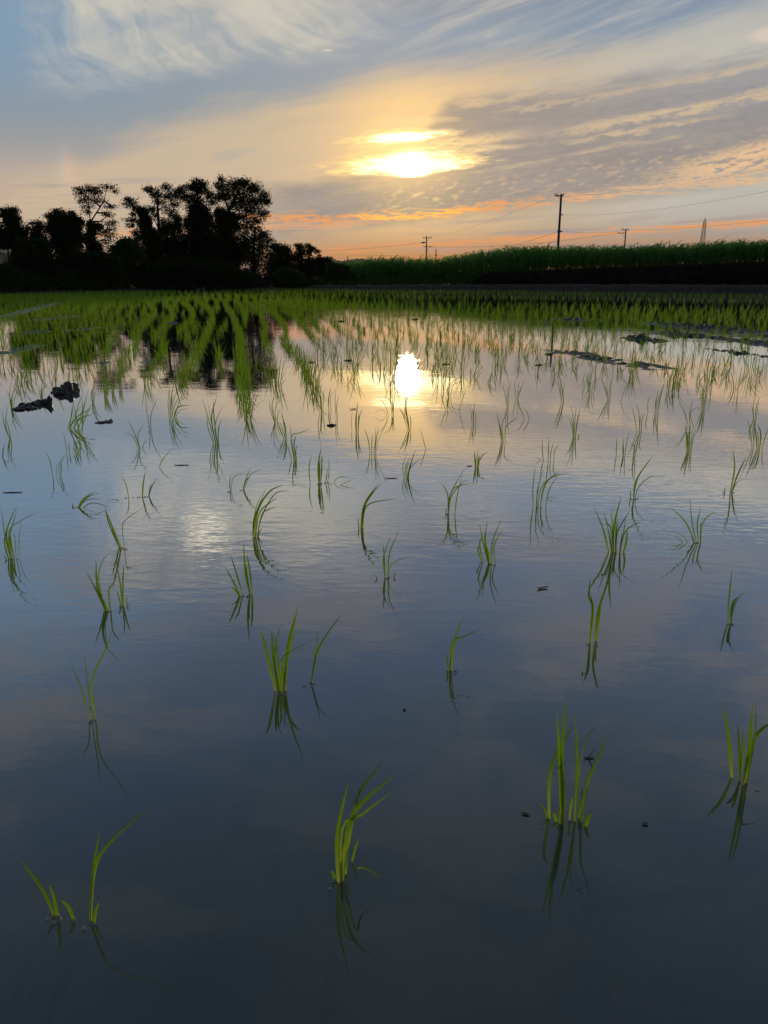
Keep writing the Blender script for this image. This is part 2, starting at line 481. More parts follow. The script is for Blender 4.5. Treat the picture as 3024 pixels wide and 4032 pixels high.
# ------------------------------------------------------------------ mesh helpers
def mesh_np(name, V, Fq, mtl, attr=None, smooth=True):
    """mesh from numpy verts (n,3) and quads (m,4)"""
    me = bpy.data.meshes.new(name)
    V = np.asarray(V, dtype=np.float32)
    Fq = np.asarray(Fq, dtype=np.int32)
    me.vertices.add(len(V))
    me.vertices.foreach_set('co', V.ravel())
    k = Fq.shape[1]
    me.loops.add(Fq.size)
    me.loops.foreach_set('vertex_index', Fq.ravel())
    me.polygons.add(len(Fq))
    me.polygons.foreach_set('loop_start', np.arange(0, Fq.size, k, dtype=np.int32))
    me.polygons.foreach_set('loop_total', np.full(len(Fq), k, dtype=np.int32))
    me.polygons.foreach_set('use_smooth', np.full(len(Fq), smooth))
    if attr is not None:
        a = me.attributes.new('t', 'FLOAT', 'POINT')
        a.data.foreach_set('value', np.asarray(attr, dtype=np.float32))
    me.materials.append(mtl)
    me.update(calc_edges=True)
    me.validate()
    return me


def link(name, me, parent=None, loc=None):
    o = bpy.data.objects.new(name, me)
    COL.objects.link(o)
    if parent is not None:
        o.parent = parent
    if loc is not None:
        o.location = loc
    return o


def tag(o, label, cat, group=None, kind=None):
    if label:
        o['label'] = label
    if cat:
        o['category'] = cat
    if group:
        o['group'] = group
    if kind:
        o['kind'] = kind
    return o


def thing(name, loc, label, cat, group=None):
    o = bpy.data.objects.new(name, None)
    o.empty_display_size = .2
    COL.objects.link(o)
    o.location = tuple(loc)
    return tag(o, label, cat, group)


class MB:
    """collects quads/tris for one part, in world coordinates; build() shifts to the parent's origin"""
    def __init__(self):
        self.v, self.f = [], []

    def tube(self, pts, rad, seg=6, cap=True):
        pts = [Vector(p) for p in pts]
        if not hasattr(rad, '__len__'):
            rad = [rad] * len(pts)
        b0 = len(self.v)
        for i, p in enumerate(pts):
            t = (pts[min(i + 1, len(pts) - 1)] - pts[max(i - 1, 0)]).normalized()
            a = t.cross(Vector((0, 0, 1)))
            if a.length < 1e-3:
                a = Vector((1, 0, 0))
            a.normalize()
            b = t.cross(a).normalized()
            for k in range(seg):
                an = 2 * math.pi * k / seg
                self.v.append(p + (a * math.cos(an) + b * math.sin(an)) * rad[i])
        for i in range(len(pts) - 1):
            for k in range(seg):
                k2 = (k + 1) % seg
                self.f.append((b0 + i * seg + k, b0 + i * seg + k2, b0 + (i + 1) * seg + k2, b0 + (i + 1) * seg + k))
        if cap:
            self.f.append(tuple(b0 + k for k in range(seg))[::-1])
            e = b0 + (len(pts) - 1) * seg
            self.f.append(tuple(e + k for k in range(seg)))
        return self

    def box(self, c, s, rz=0.0):
        b0 = len(self.v)
        ca, sa = math.cos(rz), math.sin(rz)
        for dz in (-1, 1):
            for dx, dy in ((-1, -1), (1, -1), (1, 1), (-1, 1)):
                x, y = dx * s[0] / 2, dy * s[1] / 2
                self.v.append(Vector((c[0] + x * ca - y * sa, c[1] + x * sa + y * ca, c[2] + dz * s[2] / 2)))
        for q in ((3, 2, 1, 0), (4, 5, 6, 7), (0, 1, 5, 4), (1, 2, 6, 5), (2, 3, 7, 6), (3, 0, 4, 7)):
            self.f.append(tuple(b0 + i for i in q))
        return self

    def build(self, name, mtl, parent=None, smooth=False):
        off = parent.location if parent is not None else Vector((0, 0, 0))
        if parent is not None and parent.parent is not None:
            off = off + parent.parent.location
        me = bpy.data.meshes.new(name)
        me.from_pydata([tuple(v - off) for v in self.v], [], self.f)
        me.materials.append(mtl)
        for p in me.polygons:
            p.use_smooth = smooth
        me.update()
        return link(name, me, parent)


# ------------------------------------------------------------------ blades (rice, corn, grass)
def blades(p0, phi, th0, kap, L, w, S=5, psi=None, power=1.4):
    """many blades at once. p0 (n,3); the rest (n,). Returns verts, quads, t."""
    n = len(p0)
    s = np.linspace(0, 1, S + 1)
    tilt = th0[:, None] + kap[:, None] * s[None, :] ** power
    ds = L[:, None] / S
    hx = np.concatenate([np.zeros((n, 1)), np.cumsum(np.sin((tilt[:, 1:] + tilt[:, :-1]) / 2) * ds, 1)], 1)
    hz = np.concatenate([np.zeros((n, 1)), np.cumsum(np.cos((tilt[:, 1:] + tilt[:, :-1]) / 2) * ds, 1)], 1)
    c, sn = np.cos(phi)[:, None], np.sin(phi)[:, None]
    P = np.stack([p0[:, 0:1] + hx * c, p0[:, 1:2] + hx * sn, p0[:, 2:3] + hz], -1)
    perp = np.stack([-sn + 0 * hx, c + 0 * hx, 0 * hx], -1)
    nor = np.stack([np.cos(tilt) * c, np.cos(tilt) * sn, -np.sin(tilt)], -1)
    if psi is None:
        psi = rng.uniform(-1.2, 1.2, n)
    side = perp * np.cos(psi)[:, None, None] + nor * np.sin(psi)[:, None, None]
    prof = np.interp(s, [0, .15, .5, .8, 1], [.6, .8, 1.0, .66, .04])
    hw = (w[:, None] * prof[None, :] / 2)[..., None]
    V = np.stack([P - side * hw, P + side * hw], 2)          # n,S+1,2,3
    V = V.reshape(-1, 3)
    base = (np.arange(n) * (S + 1) * 2)[:, None]
    k = np.arange(S)[None, :] * 2
    Q = np.stack([base + k, base + k + 1, base + k + 3, base + k + 2], -1).reshape(-1, 4)
    t = np.repeat(np.tile(s, n), 2)
    return V, Q, t


def hand_blade(pts, w, S=12, roll=0.0, view=None):
    """one blade along a smooth line through world points, folded along its midrib"""
    pts = [np.array(p) for p in pts]
    ctl = [2 * pts[0] - pts[1]] + pts + [2 * pts[-1] - pts[-2]]
    P = []
    nseg = len(pts) - 1
    for i in range(S + 1):
        f = i / S * nseg
        k = min(int(f), nseg - 1)
        f -= k
        a, b, c, d = ctl[k:k + 4]
        P.append(.5 * ((2 * b) + (-a + c) * f + (2 * a - 5 * b + 4 * c - d) * f * f + (-a + 3 * b - 3 * c + d) * f ** 3))
    P = np.array(P)
    T = np.gradient(P, axis=0)
    T /= np.linalg.norm(T, axis=1)[:, None] + 1e-9
    vd = P - np.array((0, 0, H))
    vd /= np.linalg.norm(vd, axis=1)[:, None]
    side = np.cross(T, vd)
    side /= np.linalg.norm(side, axis=1)[:, None] + 1e-9
    nrm = np.cross(side, T)
    s = np.linspace(0, 1, S + 1)
    rl = roll + .5 * s
    sd = side * np.cos(rl)[:, None] + nrm * np.sin(rl)[:, None]
    nn = np.cross(sd, T)
    prof = np.interp(s, [0, .12, .4, .7, .9, 1], [.55, .7, 1.0, .82, .42, .03])
    hw = (w * prof / 2)[:, None]
    V = np.stack([P - sd * hw + nn * hw * .35, P, P + sd * hw + nn * hw * .35], 1).reshape(-1, 3)
    Q = []
    for k in range(S):
        a = k * 3
        Q += [(a, a + 1, a + 4, a + 3), (a + 1, a + 2, a + 5, a + 4)]
    return V, np.array(Q), np.repeat(s, 3)


# ------------------------------------------------------------------ water, land
edge_px = [(0, 1160), (500, 1148), (1150, 1137), (2000, 1145), (3024, 1162)]
EDGE = [gp(*e)[:2] for e in edge_px]                      # far edge of the paddy
EDGE = [EDGE[0] + (EDGE[0] - EDGE[1]) * 3.0] + EDGE + [EDGE[-1] + (EDGE[-1] - EDGE[-2]) * 1.6]
EDGE = [np.array(e) for e in EDGE]
field = [(-40, -6), (40, -6)] + [tuple(e) for e in EDGE[::-1]]
me = bpy.data.meshes.new('paddy_water')
me.from_pydata([(x, y, 0.0) for x, y in field], [], [tuple(range(len(field)))])
me.materials.append(M_WATER)
tag(link('paddy_water', me), 'still flooded paddy water mirroring the sunset sky', None, None, 'structure')

me = bpy.data.meshes.new('ground')
me.from_pydata([(-1600, -120, -.12), (1600, -120, -.12), (1600, 3300, -.12), (-1600, 3300, -.12)], [], [(0, 1, 2, 3)])
me.materials.append(M_LAND)
tag(link('ground', me), 'dark flat farmland beyond the paddy', None, None, 'structure')


def out_dir(i, pts):
    a = pts[max(i - 1, 0)]
    b = pts[min(i + 1, len(pts) - 1)]
    t = (b - a) / np.linalg.norm(b - a)
    return np.array((-t[1], t[0])) if t[0] > 0 else np.array((t[1], -t[0]))


def resample(pts, step):
    res = []
    for a, b in zip(pts[:-1], pts[1:]):
        n = max(1, int(np.linalg.norm(b - a) / step))
        for k in range(n):
            res.append(a + (b - a) * k / n)
    res.append(pts[-1])
    return res


EE = resample(EDGE, .5)


def fbm(x, y, z=0.0, o=4):
    return mnoise.fractal(Vector((x, y, z)), 1.0, 2.0, o)


def levee():
    """low earth rim round the far side of the paddy"""
    V, Q = [], []
    cols = [(-.25, -.08), (0.0, .03), (.22, .26), (.45, .40), (1.0, .42), (1.8, .40), (2.8, .36), (3.6, .05)]
    for i, p in enumerate(EE):
        n = out_dir(i, EE)
        px = 1512 + F * p[0] / max(p[1], 1)
        hs = np.interp(px, [900, 1200, 2000, 3024], [.35, .40, .85, 1.0])
        for (o, z) in cols:
            jx = .12 * fbm(p[0] * 1.3, p[1] * 1.3, o)
            zz = z * hs + (.05 * fbm(p[0] * 2.1, p[1] * 2.1, o * 3) if z > 0 else 0)
            V.append((p[0] + n[0] * (o + jx), p[1] + n[1] * (o + jx), zz))
    k = len(cols)
    for i in range(len(EE) - 1):
        for j in range(k - 1):
            Q.append((i * k + j, (i + 1) * k + j, (i + 1) * k + j + 1, i * k + j + 1))
    tag(link('levee', mesh_np('levee', V, Q, M_LEVEE)), 'grey earth levee round the far edge of the paddy', None, None, 'structure')


levee()

# raised black bank at the right; its face runs behind the levee
BANK = [np.array(a) for a in ((5.2, 50.6), (8.5, 48.0), (12.5, 43.6), (19.5, 37.6), (27, 30), (40, 18))]
bank_top_px = [(1832, 1092), (1880, 1073), (2050, 1066), (2300, 1056), (2650, 1043), (3024, 1030)]


def bank_z(px, Y):
    xs = [a for a, b in bank_top_px]
    ys = [b for a, b in bank_top_px]
    return at(px, float(np.interp(px, xs, ys)), Y)[2]


def bank():
    pts = resample(BANK, .35)
    V, Q = [], []
    prof = [(0.0, 0.0), (.12, .3), (.2, .62), (.3, .88), (.42, .97), (.6, 1.0), (1.2, 1.02), (2.4, 1.08), (12.0, 1.2)]
    for i, p in enumerate(pts):
        n = out_dir(i, pts)
        px, _ = pix((p[0], p[1], 1.0))
        zt = bank_z(min(px, 3024), p[1]) - .02
        s = min(1.0, i / 4.0)
        for (o, z) in prof:
            j = .16 * fbm(p[0] * 1.1, z * 3, p[1]) + .08 * fbm(p[0] * 4.1, z * 6, p[1] * 4) if z < 1 else 0.0
            top = .07 * fbm(p[0] * 1.3, p[1] * 1.3, 5.0) if .25 < o < 2 else 0
            V.append((p[0] + n[0] * (o + j), p[1] + n[1] * (o + j), -.1 + (zt + .1) * z * (.25 + .75 * s ** .5) + top))
    k = len(prof)
    for i in range(len(pts) - 1):
        for j in range(k - 1):
            Q.append((i * k + j, (i + 1) * k + j, (i + 1) * k + j + 1, i * k + j + 1))
    b0 = [i for i in range(k)]
    V.append((BANK[0][0], BANK[0][1] + 4, -.1))
    for j in range(k - 1):
        Q.append((j, j + 1, len(V) - 1, len(V) - 1)) if False else None
    # close the left end
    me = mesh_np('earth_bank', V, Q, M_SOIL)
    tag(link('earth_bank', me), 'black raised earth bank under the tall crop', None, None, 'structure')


bank()

# hills
def hills():
    Y = 2600.0
    prof = [(1150, 1062), (1200, 1040), (1245, 1022), (1285, 1010), (1300, 1010), (1325, 1022), (1345, 1026), (1362, 1024), (1385, 1020),
            (1410, 1017), (1430, 1016), (1450, 1022), (1475, 1030), (1520, 1044), (1600, 1058), (1760, 1070), (2000, 1080)]
    xs = [a for a, b in prof]
    ys = [b for a, b in prof]
    V, Q = [], []
    N = 170
    for i in range(N):
        px = 1130 + i * (2000 - 1130) / (N - 1)
        top = at(px, float(np.interp(px, xs, ys)), Y)
        z = max(top[2] + 3.2 * fbm(px * .09, 2.0) + 2.0 * fbm(px * .35, 5.0), 1)
        for j, (o, f) in enumerate(((-420, 0), (-300, .35), (-160, .72), (-60, .93), (0, 1), (160, .7), (420, 0))):
            V.append((top[0] * (Y + o) / Y, Y + o, -1 + z * f + (6 * fbm(px * .05, j * 1.7) if 0 < f < 1 else 0)))
    for i in range(N - 1):
        for j in range(6):
            Q.append((i * 7 + j, (i + 1) * 7 + j, (i + 1) * 7 + j + 1, i * 7 + j + 1))
    tag(link('hills', mesh_np('hills', V, Q, M_HILL)), 'low wooded hills on the horizon', None, None, 'structure')


hills()

# ------------------------------------------------------------------ rice seedlings, nearest ones one by one
CROP = {1: (0, 2900, .9114), 2: (1512, 2700, .9114), 3: (0, 2000, .6028), 4: (900, 2000, .6028), 5: (1800, 2000, .7378),
        6: (0, 1450, .6028), 7: (900, 1450, .6028), 8: (1800, 1450, .7378)}
W, N_, T_ = .0058, .0039, .0023      # wide, normal, thin blades

HAND = [
 (1, 'tall seedling with one long leaf arching right, near the lower left corner', [
   (W, 380,800, 405,580, 480,450, 680,278), (N_, 378,800, 402,590, 432,395), (N_, 395,803, 412,760, 430,712)]),
 (1, 'small two leaved seedling leaning left, leftmost of the three lowest shoots', [
   (N_, 248,780, 190,670, 85,530), (N_, 248,780, 235,710, 212,640)]),
 (1, 'tiny single shoot between the two lowest seedlings in the lower left', [(N_, 332,795, 300,745, 262,705)]),
 (1, 'bright tuft with leaves sweeping up right, lowest one in the middle foreground', [
   (W, 1463,632, 1455,430, 1505,190), (W, 1468,632, 1500,420, 1560,290, 1716,158), (N_, 1470,630, 1530,330, 1560,230, 1660,100),
   (N_, 1472,632, 1480,400, 1560,340, 1690,240), (N_, 1490,605, 1500,480, 1522,360), (N_, 1505,545, 1535,480, 1552,432),
   (N_, 1452,618, 1442,598, 1430,580), (T_, 1500,565, 1560,566, 1655,612), (N_, 1476,630, 1478,520, 1490,430)]),
 (2, 'biggest foreground tuft, many upright leaves and short side shoots, at lower right', [
   (W, 775,600, 765,430, 745,110), (W, 778,600, 770,300, 787,60), (W, 718,578, 714,400, 750,285, 820,175), (W, 825,590, 832,350, 822,100),
   (T_, 828,590, 848,330, 890,200, 945,165), (W, 845,590, 880,410, 925,310, 965,190), (N_, 720,578, 700,545, 667,505),
   (N_, 755,592, 738,560, 722,540), (N_, 765,600, 758,560, 752,520), (N_, 800,582, 808,520, 815,480), (N_, 840,580, 850,500, 856,435),
   (W, 860,608, 880,575, 900,545), (N_, 852,585, 870,450, 886,390), (W, 772,600, 775,480, 768,330)]),
 (2, 'upright tuft cut by the lower right edge of the picture', [
   (W, 1553,428, 1575,280, 1593,75), (W, 1555,428, 1595,250, 1630,190, 1690,150), (N_, 1545,425, 1535,300, 1526,150),
   (W, 1515,405, 1492,250, 1464,70), (N_, 1565,425, 1600,220, 1606,80), (N_, 1540,420, 1548,300, 1551,180), (N_, 1560,428, 1580,340, 1592,280)]),
 (3, 'tuft of fine arching leaves touching the left edge of the picture', [
   (N_, 75,335, 35,200, 4,-25), (N_, 85,333, 62,200, 112,10), (N_, 78,333, 42,180, 75,60, 115,-15), (N_, 70,335, 55,160, 140,80, 255,22),
   (N_, 95,330, 72,230, 64,140), (T_, 100,330, 100,230, 88,140), (T_, 118,330, 124,200, 142,85), (N_, 50,335, 35,322, 18,312), (N_, 65,335, 30,240, 40,150)]),
 (3, 'seedling with two broad leaves leaning left and one wire thin arching leaf', [
   (W, 805,267, 735,130, 680,-10), (N_, 800,268, 718,120, 684,-3), (T_, 815,267, 800,130, 830,70, 948,-12), (N_, 790,262, 745,180, 725,110)]),
 (3, 'leafy tuft leaning left over its dark forked reflection, left foreground', [
   (N_, 702,662, 630,540, 560,410), (W, 710,682, 640,540, 625,330), (N_, 700,668, 645,560, 615,400), (N_, 716,680, 672,610, 640,480),
   (N_, 725,680, 708,560, 728,505, 752,488), (N_, 730,678, 712,600, 715,550), (T_, 705,675, 645,480, 668,350, 724,282), (N_, 712,682, 690,640, 655,560)]),
 (3, 'slim upright seedling right beside the leafy left leaning tuft', [
   (N_, 800,637, 802,500, 808,358), (N_, 798,637, 785,500, 760,358), (N_, 797,637, 776,590, 760,540), (N_, 828,628, 826,600, 830,572)]),
 (3, 'lone pale wispy seedling with one long bent leaf over open grey water', [
   (N_, 628,1387, 598,1150, 690,920, 742,765), (T_, 598,1392, 574,1150, 550,960), (T_, 595,1395, 530,1180, 445,985), (N_, 625,1387, 612,1290, 611,1210)]),
 (3, 'low seedling with three leaves fanned left, left one of a close pair', [
   (W, 1592,577, 1520,480, 1465,375), (N_, 1600,572, 1545,430, 1507,310), (N_, 1587,577, 1545,545, 1510,520)]),
 (4, 'upright narrow seedling, right one of a close pair', [
   (W, 150,567, 112,430, 97,220), (W, 155,565, 138,420, 116,290), (N_, 148,566, 122,450, 118,360)]),
 (4, 'dense tuft of leaves all blown right, near the pale shimmering patch', [
   (N_, 165,190, 175,60, 245,-132), (W, 170,190, 190,20, 270,-110, 365,-152), (N_, 178,190, 215,60, 300,-90, 390,-115),
   (N_, 172,190, 200,40, 265,-30, 320,-68), (N_, 180,190, 215,50, 260,10, 320,-12), (N_, 185,188, 200,160, 220,132), (N_, 155,190, 162,90, 188,0),
   (N_, 162,190, 170,40, 215,-100)]),
 (4, 'full fan shaped tuft with long straight leaves in the centre foreground', [
   (W, 320,1200, 255,970, 210,790), (W, 335,1207, 295,1000, 280,790), (N_, 340,1207, 302,950, 342,758), (W, 350,1207, 385,980, 455,630),
   (T_, 345,1205, 340,1010, 420,930, 580,845), (W, 370,1197, 378,1000, 398,850, 440,690), (N_, 334,1202, 322,960, 288,800),
   (N_, 330,1205, 310,1080, 292,960), (N_, 360,1202, 358,1080, 346,960), (N_, 345,1207, 348,1090, 362,985)]),
 (4, 'two leaved seedling with a long slanting leaf beside the full fan shaped tuft', [
   (W, 525,1147, 560,1000, 586,790), (N_, 527,1147, 572,960, 650,810, 745,690)]),
 (4, 'curved comma shaped tuft bending right with one leaf dropping sideways', [
   (W, 865,137, 880,0, 930,-85, 1012,-172), (W, 860,137, 888,-20, 985,-165), (N_, 875,137, 890,10, 960,-40, 1110,-60), (N_, 855,132, 848,100, 845,65),
   (N_, 868,137, 890,-10, 955,-110)]),
 (4, 'slender three leaved seedling with a low leaf dipping right to the water', [
   (N_, 1028,457, 1012,330, 1060,180), (N_, 1025,457, 1016,330, 1007,225), (N_, 1040,457, 1050,300, 1116,138), (T_, 1045,452, 1052,390, 1110,340, 1220,316),
   (N_, 975,467, 965,452, 950,435), (N_, 1075,457, 1083,440, 1088,425)]),
 (4, 'small seedling with one leaf snapped over to the right, right of centre', [
   (N_, 1445,1067, 1460,900, 1545,690), (N_, 1440,1067, 1430,1010, 1425,940), (N_, 1450,1062, 1478,870, 1520,848, 1640,790), (N_, 1443,1067, 1450,1000, 1452,930)]),
 (7, 'open tuft with one leaf sweeping far right, bubbles at its foot', [
   (N_, 1430,959, 1442,850, 1480,760, 1552,636), (N_, 1432,959, 1432,830, 1388,748), (N_, 1438,959, 1450,820, 1500,770, 1610,750),
   (N_, 1475,957, 1490,850, 1526,690), (N_, 1415,952, 1420,930, 1418,910), (N_, 1436,959, 1450,850, 1500,775, 1560,722)]),
 (5, 'stout short tuft of many blades with bubbles along its waterline, right of centre', [
   (N_, 178,300, 140,190, 118,80), (N_, 180,300, 150,180, 160,68), (N_, 185,300, 187,190, 236,58), (N_, 175,300, 150,200, 143,130),
   (N_, 215,292, 196,210, 242,113), (N_, 145,287, 112,230, 116,198), (N_, 150,287, 120,200, 136,140), (W, 178,300, 165,240, 145,180)]),
 (5, 'bushiest dense tuft spreading wide like a broom, right foreground', [
   (W, 820,237, 780,120, 730,-5), (N_, 828,240, 822,120, 800,80, 780,20), (W, 835,240, 838,100, 875,-65), (N_, 840,240, 830,120, 821,0),
   (W, 845,240, 855,130, 930,0), (N_, 860,237, 888,130, 900,40), (N_, 870,238, 890,140, 940,90, 985,70), (N_, 855,240, 850,140, 862,55),
   (W, 880,235, 903,180, 906,105), (N_, 830,240, 812,150, 784,30), (N_, 848,240, 845,140, 850,40), (N_, 838,240, 815,160, 800,95), (N_, 865,238, 875,170, 880,110)]),
 (5, 'splayed tuft with some leaves lying flat on the water to the left', [
   (N_, 1285,187, 1222,80, 1130,-10), (N_, 1290,187, 1255,90, 1240,-70), (N_, 1295,187, 1282,90, 1300,0), (N_, 1300,187, 1305,100, 1340,42, 1390,18),
   (T_, 1255,183, 1205,150, 1145,120), (T_, 1252,187, 1190,203, 1120,204), (T_, 1250,185, 1185,168, 1155,138), (N_, 1305,187, 1300,130, 1302,70), (N_, 1275,187, 1250,140, 1232,110)]),
 (5, 'pair of tall single leaves rising side by side from dark blue water', [
   (W, 708,722, 724,540, 702,470, 712,372), (W, 740,714, 746,580, 790,430, 814,370), (N_, 706,722, 720,560, 714,450), (N_, 743,714, 752,620, 768,520)]),
 (5, 'small two leaved seedling alone in dark blue water near the right edge', [
   (N_, 1450,617, 1450,500, 1468,320), (W, 1463,619, 1470,520, 1502,472), (T_, 1463,619, 1480,520, 1550,430)]),
 (6, 'flattened seedling with leaves splayed low to the right, left side', [
   (W, 490,910, 540,860, 630,800), (N_, 490,910, 560,850, 652,812), (N_, 492,910, 560,862, 675,853), (N_, 492,910, 600,880, 730,912), (N_, 485,910, 475,900, 472,882)]),
 (6, 'single slanting leaf left of a small curved pair, left side', [(N_, 345,707, 330,620, 294,538)]),
 (6, 'small curved pair of leaves right of a single slanting leaf', [
   (N_, 392,710, 384,660, 405,600, 436,550), (N_, 390,710, 400,650, 394,605), (T_, 366,706, 372,640, 425,575)]),
 (6, 'single short leaf leaning left with a straw lying at its foot', [(N_, 843,847, 825,770, 790,693), (T_, 838,847, 760,858, 690,866)]),
 (6, 'single upright spike of leaf, left of a small v shaped shoot', [(W, 925,842, 935,760, 950,668)]),
 (6, 'tiny v shaped shoot right of a single upright spike', [(N_, 963,837, 985,790, 1028,708), (N_, 965,837, 978,795, 992,748)]),
 (6, 'single leaf slanting right with a bent reflection, near open pale water', [(N_, 1030,647, 1060,600, 1135,513)]),
 (6, 'sparse fan shaped seedling with four wide spread leaves, left of centre', [
   (N_, 912,522, 870,450, 820,416), (N_, 917,522, 880,430, 834,333), (N_, 920,522, 900,440, 945,360), (N_, 920,522, 940,490, 966,462)]),
 (6, 'tall thin y shaped seedling standing behind the sparse fan shaped one', [
   (N_, 985,402, 965,320, 949,228), (N_, 990,402, 985,310, 1030,188), (N_, 977,402, 970,380, 962,372)]),
 (6, 'low scatter of short leaves in front of the great leaning clump', [
   (N_, 440,557, 425,480, 412,413), (N_, 455,557, 450,510, 452,488), (N_, 490,557, 498,510, 506,473), (N_, 520,557, 495,540, 470,520),
   (N_, 478,557, 485,500, 480,480), (N_, 505,557, 520,520, 528,490), (N_, 515,556, 500,510, 500,480)]),
 (6, 'great leaning clump of many leaves behind two mud clods on the left', [
   (N_, 430,394, 470,300, 480,180), (W, 440,394, 500,320, 600,258), (W, 460,392, 520,330, 612,300), (N_, 480,402, 500,280, 547,150),
   (N_, 500,412, 540,300, 562,195), (N_, 520,432, 500,330, 478,220), (W, 530,434, 540,330, 535,178), (N_, 450,387, 490,300, 540,235),
   (N_, 510,422, 560,320, 602,225), (N_, 470,395, 530,300, 580,130), (N_, 445,392, 465,320, 470,250), (N_, 525,430, 510,370, 500,300),
   (N_, 435,394, 480,350, 570,325), (N_, 490,405, 530,350, 590,240)]),
 (6, 'dense tuft drooping to the right at the near end of a leafy row', [
   (N_, 1100,322, 1110,200, 1100,58), (W, 1110,322, 1120,180, 1142,85), (N_, 1115,322, 1150,220, 1230,158), (W, 1130,320, 1165,255, 1252,240),
   (N_, 1105,317, 1098,220, 1110,115), (N_, 1140,312, 1170,220, 1226,188), (N_, 1120,322, 1130,220, 1172,118), (N_, 1125,322, 1150,270, 1200,225),
   (N_, 1108,320, 1118,250, 1128,170), (N_, 1135,318, 1175,275, 1235,265)]),
 (6, 'vase shaped tuft with flaring leaf tips right of the drooping tuft', [
   (N_, 1400,487, 1370,360, 1314,178), (N_, 1410,492, 1385,380, 1352,200), (W, 1415,492, 1382,330, 1417,178), (N_, 1420,492, 1405,370, 1460,238),
   (W, 1425,492, 1400,340, 1394,215), (N_, 1420,492, 1428,400, 1447,328), (N_, 1405,490, 1362,400, 1350,300), (N_, 1412,492, 1395,420, 1380,330), (N_, 1428,490, 1425,430, 1428,370)]),
 (6, 'thin upright tuft at the left edge behind the small mud clod', [
   (N_, 70,462, 30,380, 12,278), (N_, 72,462, 38,380, 48,238), (N_, 75,462, 50,370, 25,308), (N_, 74,462, 60,420, 58,380)]),
 (6, 'low shoot with one leaf lying flat, at the left edge', [(N_, 8,582, 22,530, 30,488), (N_, 12,582, 20,550, 18,520), (T_, 10,584, 40,606, 108,588)]),
 (6, 'narrow tuft standing just left of the small mud clod', [
   (N_, 75,264, 64,180, 70,88), (W, 78,264, 80,180, 112,108), (N_, 80,264, 95,200, 116,138), (N_, 76,264, 68,200, 40,138), (N_, 77,264, 75,210, 88,140), (N_, 74,264, 68,230, 62,180)]),
 (6, 'tall narrow tuft just right of the great leaning clump', [
   (N_, 605,232, 604,150, 642,48), (N_, 610,232, 600,170, 606,95), (N_, 612,232, 620,170, 640,118), (N_, 608,232, 612,140, 620,60), (N_, 606,230, 595,180, 600,140)]),
 (6, 'leftmost of three dense tufts in a short slanting line by mud specks', [
   (W, 685,192, 680,120, 690,55), (N_, 688,192, 695,120, 712,60), (N_, 682,192, 675,130, 668,90), (W, 690,192, 700,140, 725,80), (N_, 685,192, 688,130, 700,75), (N_, 692,190, 705,150, 715,110)]),
 (6, 'middle of three dense tufts in a short slanting line by mud specks', [
   (W, 735,162, 730,100, 738,35), (N_, 738,162, 745,100, 750,40), (N_, 733,162, 725,110, 720,75), (N_, 740,160, 748,110, 755,70), (N_, 736,162, 738,110, 728,50)]),
 (6, 'rightmost and tallest of three dense tufts in a short slanting line', [
   (W, 783,122, 778,60, 775,-25), (N_, 786,122, 790,60, 800,-10), (N_, 781,122, 770,70, 765,20), (W, 788,120, 785,60, 788,0), (N_, 784,122, 778,80, 760,-5)]),
 (6, 'fan shaped tuft standing between the two mud clods', [
   (N_, 268,192, 262,140, 232,90), (N_, 270,192, 270,130, 282,75), (N_, 272,192, 285,140, 310,100), (N_, 274,192, 275,150, 295,95), (N_, 266,190, 258,160, 240,120)]),
 (6, 'tuft just behind the big mud clod', [(N_, 448,75, 445,30, 440,-30), (N_, 452,75, 455,30, 470,-20), (N_, 445,75, 435,40, 425,10), (N_, 450,75, 450,40, 452,-5)]),
 (7, 'short leaf with a long bowed leaf hanging right, left of centre', [(N_, 13,802, 8,760, 12,700), (T_, 15,802, 25,730, 62,695, 165,690)]),
 (7, 'two leaved slanting shoot right of the bowed leaf', [(N_, 85,797, 110,730, 152,638), (N_, 88,797, 112,740, 145,698), (T_, 90,797, 140,700, 225,655)]),
 (7, 'rearmost tuft of a diagonal trio of vase shaped tufts', [
   (N_, 310,357, 275,280, 264,203), (N_, 312,357, 305,260, 357,182), (N_, 318,357, 322,300, 340,260), (W, 305,357, 297,335, 284,312), (N_, 310,357, 285,230, 330,165), (N_, 308,357, 290,300, 275,245)]),
 (7, 'middle tuft of a diagonal trio of vase shaped tufts', [
   (N_, 370,462, 332,380, 300,300), (N_, 375,462, 358,350, 341,268), (W, 378,462, 370,380, 346,308), (N_, 380,462, 352,400, 330,340), (N_, 372,462, 345,420, 318,370)]),
 (7, 'nearest tuft of a diagonal trio, one leaf flung far right', [
   (N_, 420,602, 395,540, 380,490), (N_, 430,602, 415,500, 401,362), (W, 440,599, 428,500, 440,440), (N_, 432,600, 410,450, 470,422, 534,393), (W, 445,597, 438,540, 450,498), (N_, 435,600, 420,540, 405,470)]),
 (7, 'tight upright sheaf of leaves with a separate slim leaf on its left', [
   (N_, 537,752, 525,660, 541,563), (W, 590,757, 585,640, 606,508), (N_, 597,757, 610,650, 605,550), (N_, 600,757, 606,660, 620,558), (W, 588,757, 590,660, 590,568), (N_, 594,757, 596,660, 598,580)]),
 (7, 'thin shoot with a looped leaf trailing on the water to the right', [
   (N_, 640,747, 655,680, 653,578), (N_, 628,747, 640,705, 648,650), (T_, 660,747, 720,712, 800,712), (T_, 665,753, 745,757, 838,710)]),
 (7, 'upright dark tuft beside a round brown seed head', [
   (W, 838,427, 834,330, 847,208), (N_, 842,427, 855,320, 876,260), (N_, 832,427, 830,360, 830,298), (W, 845,427, 848,350, 850,288), (T_, 806,400, 803,340, 808,275)]),
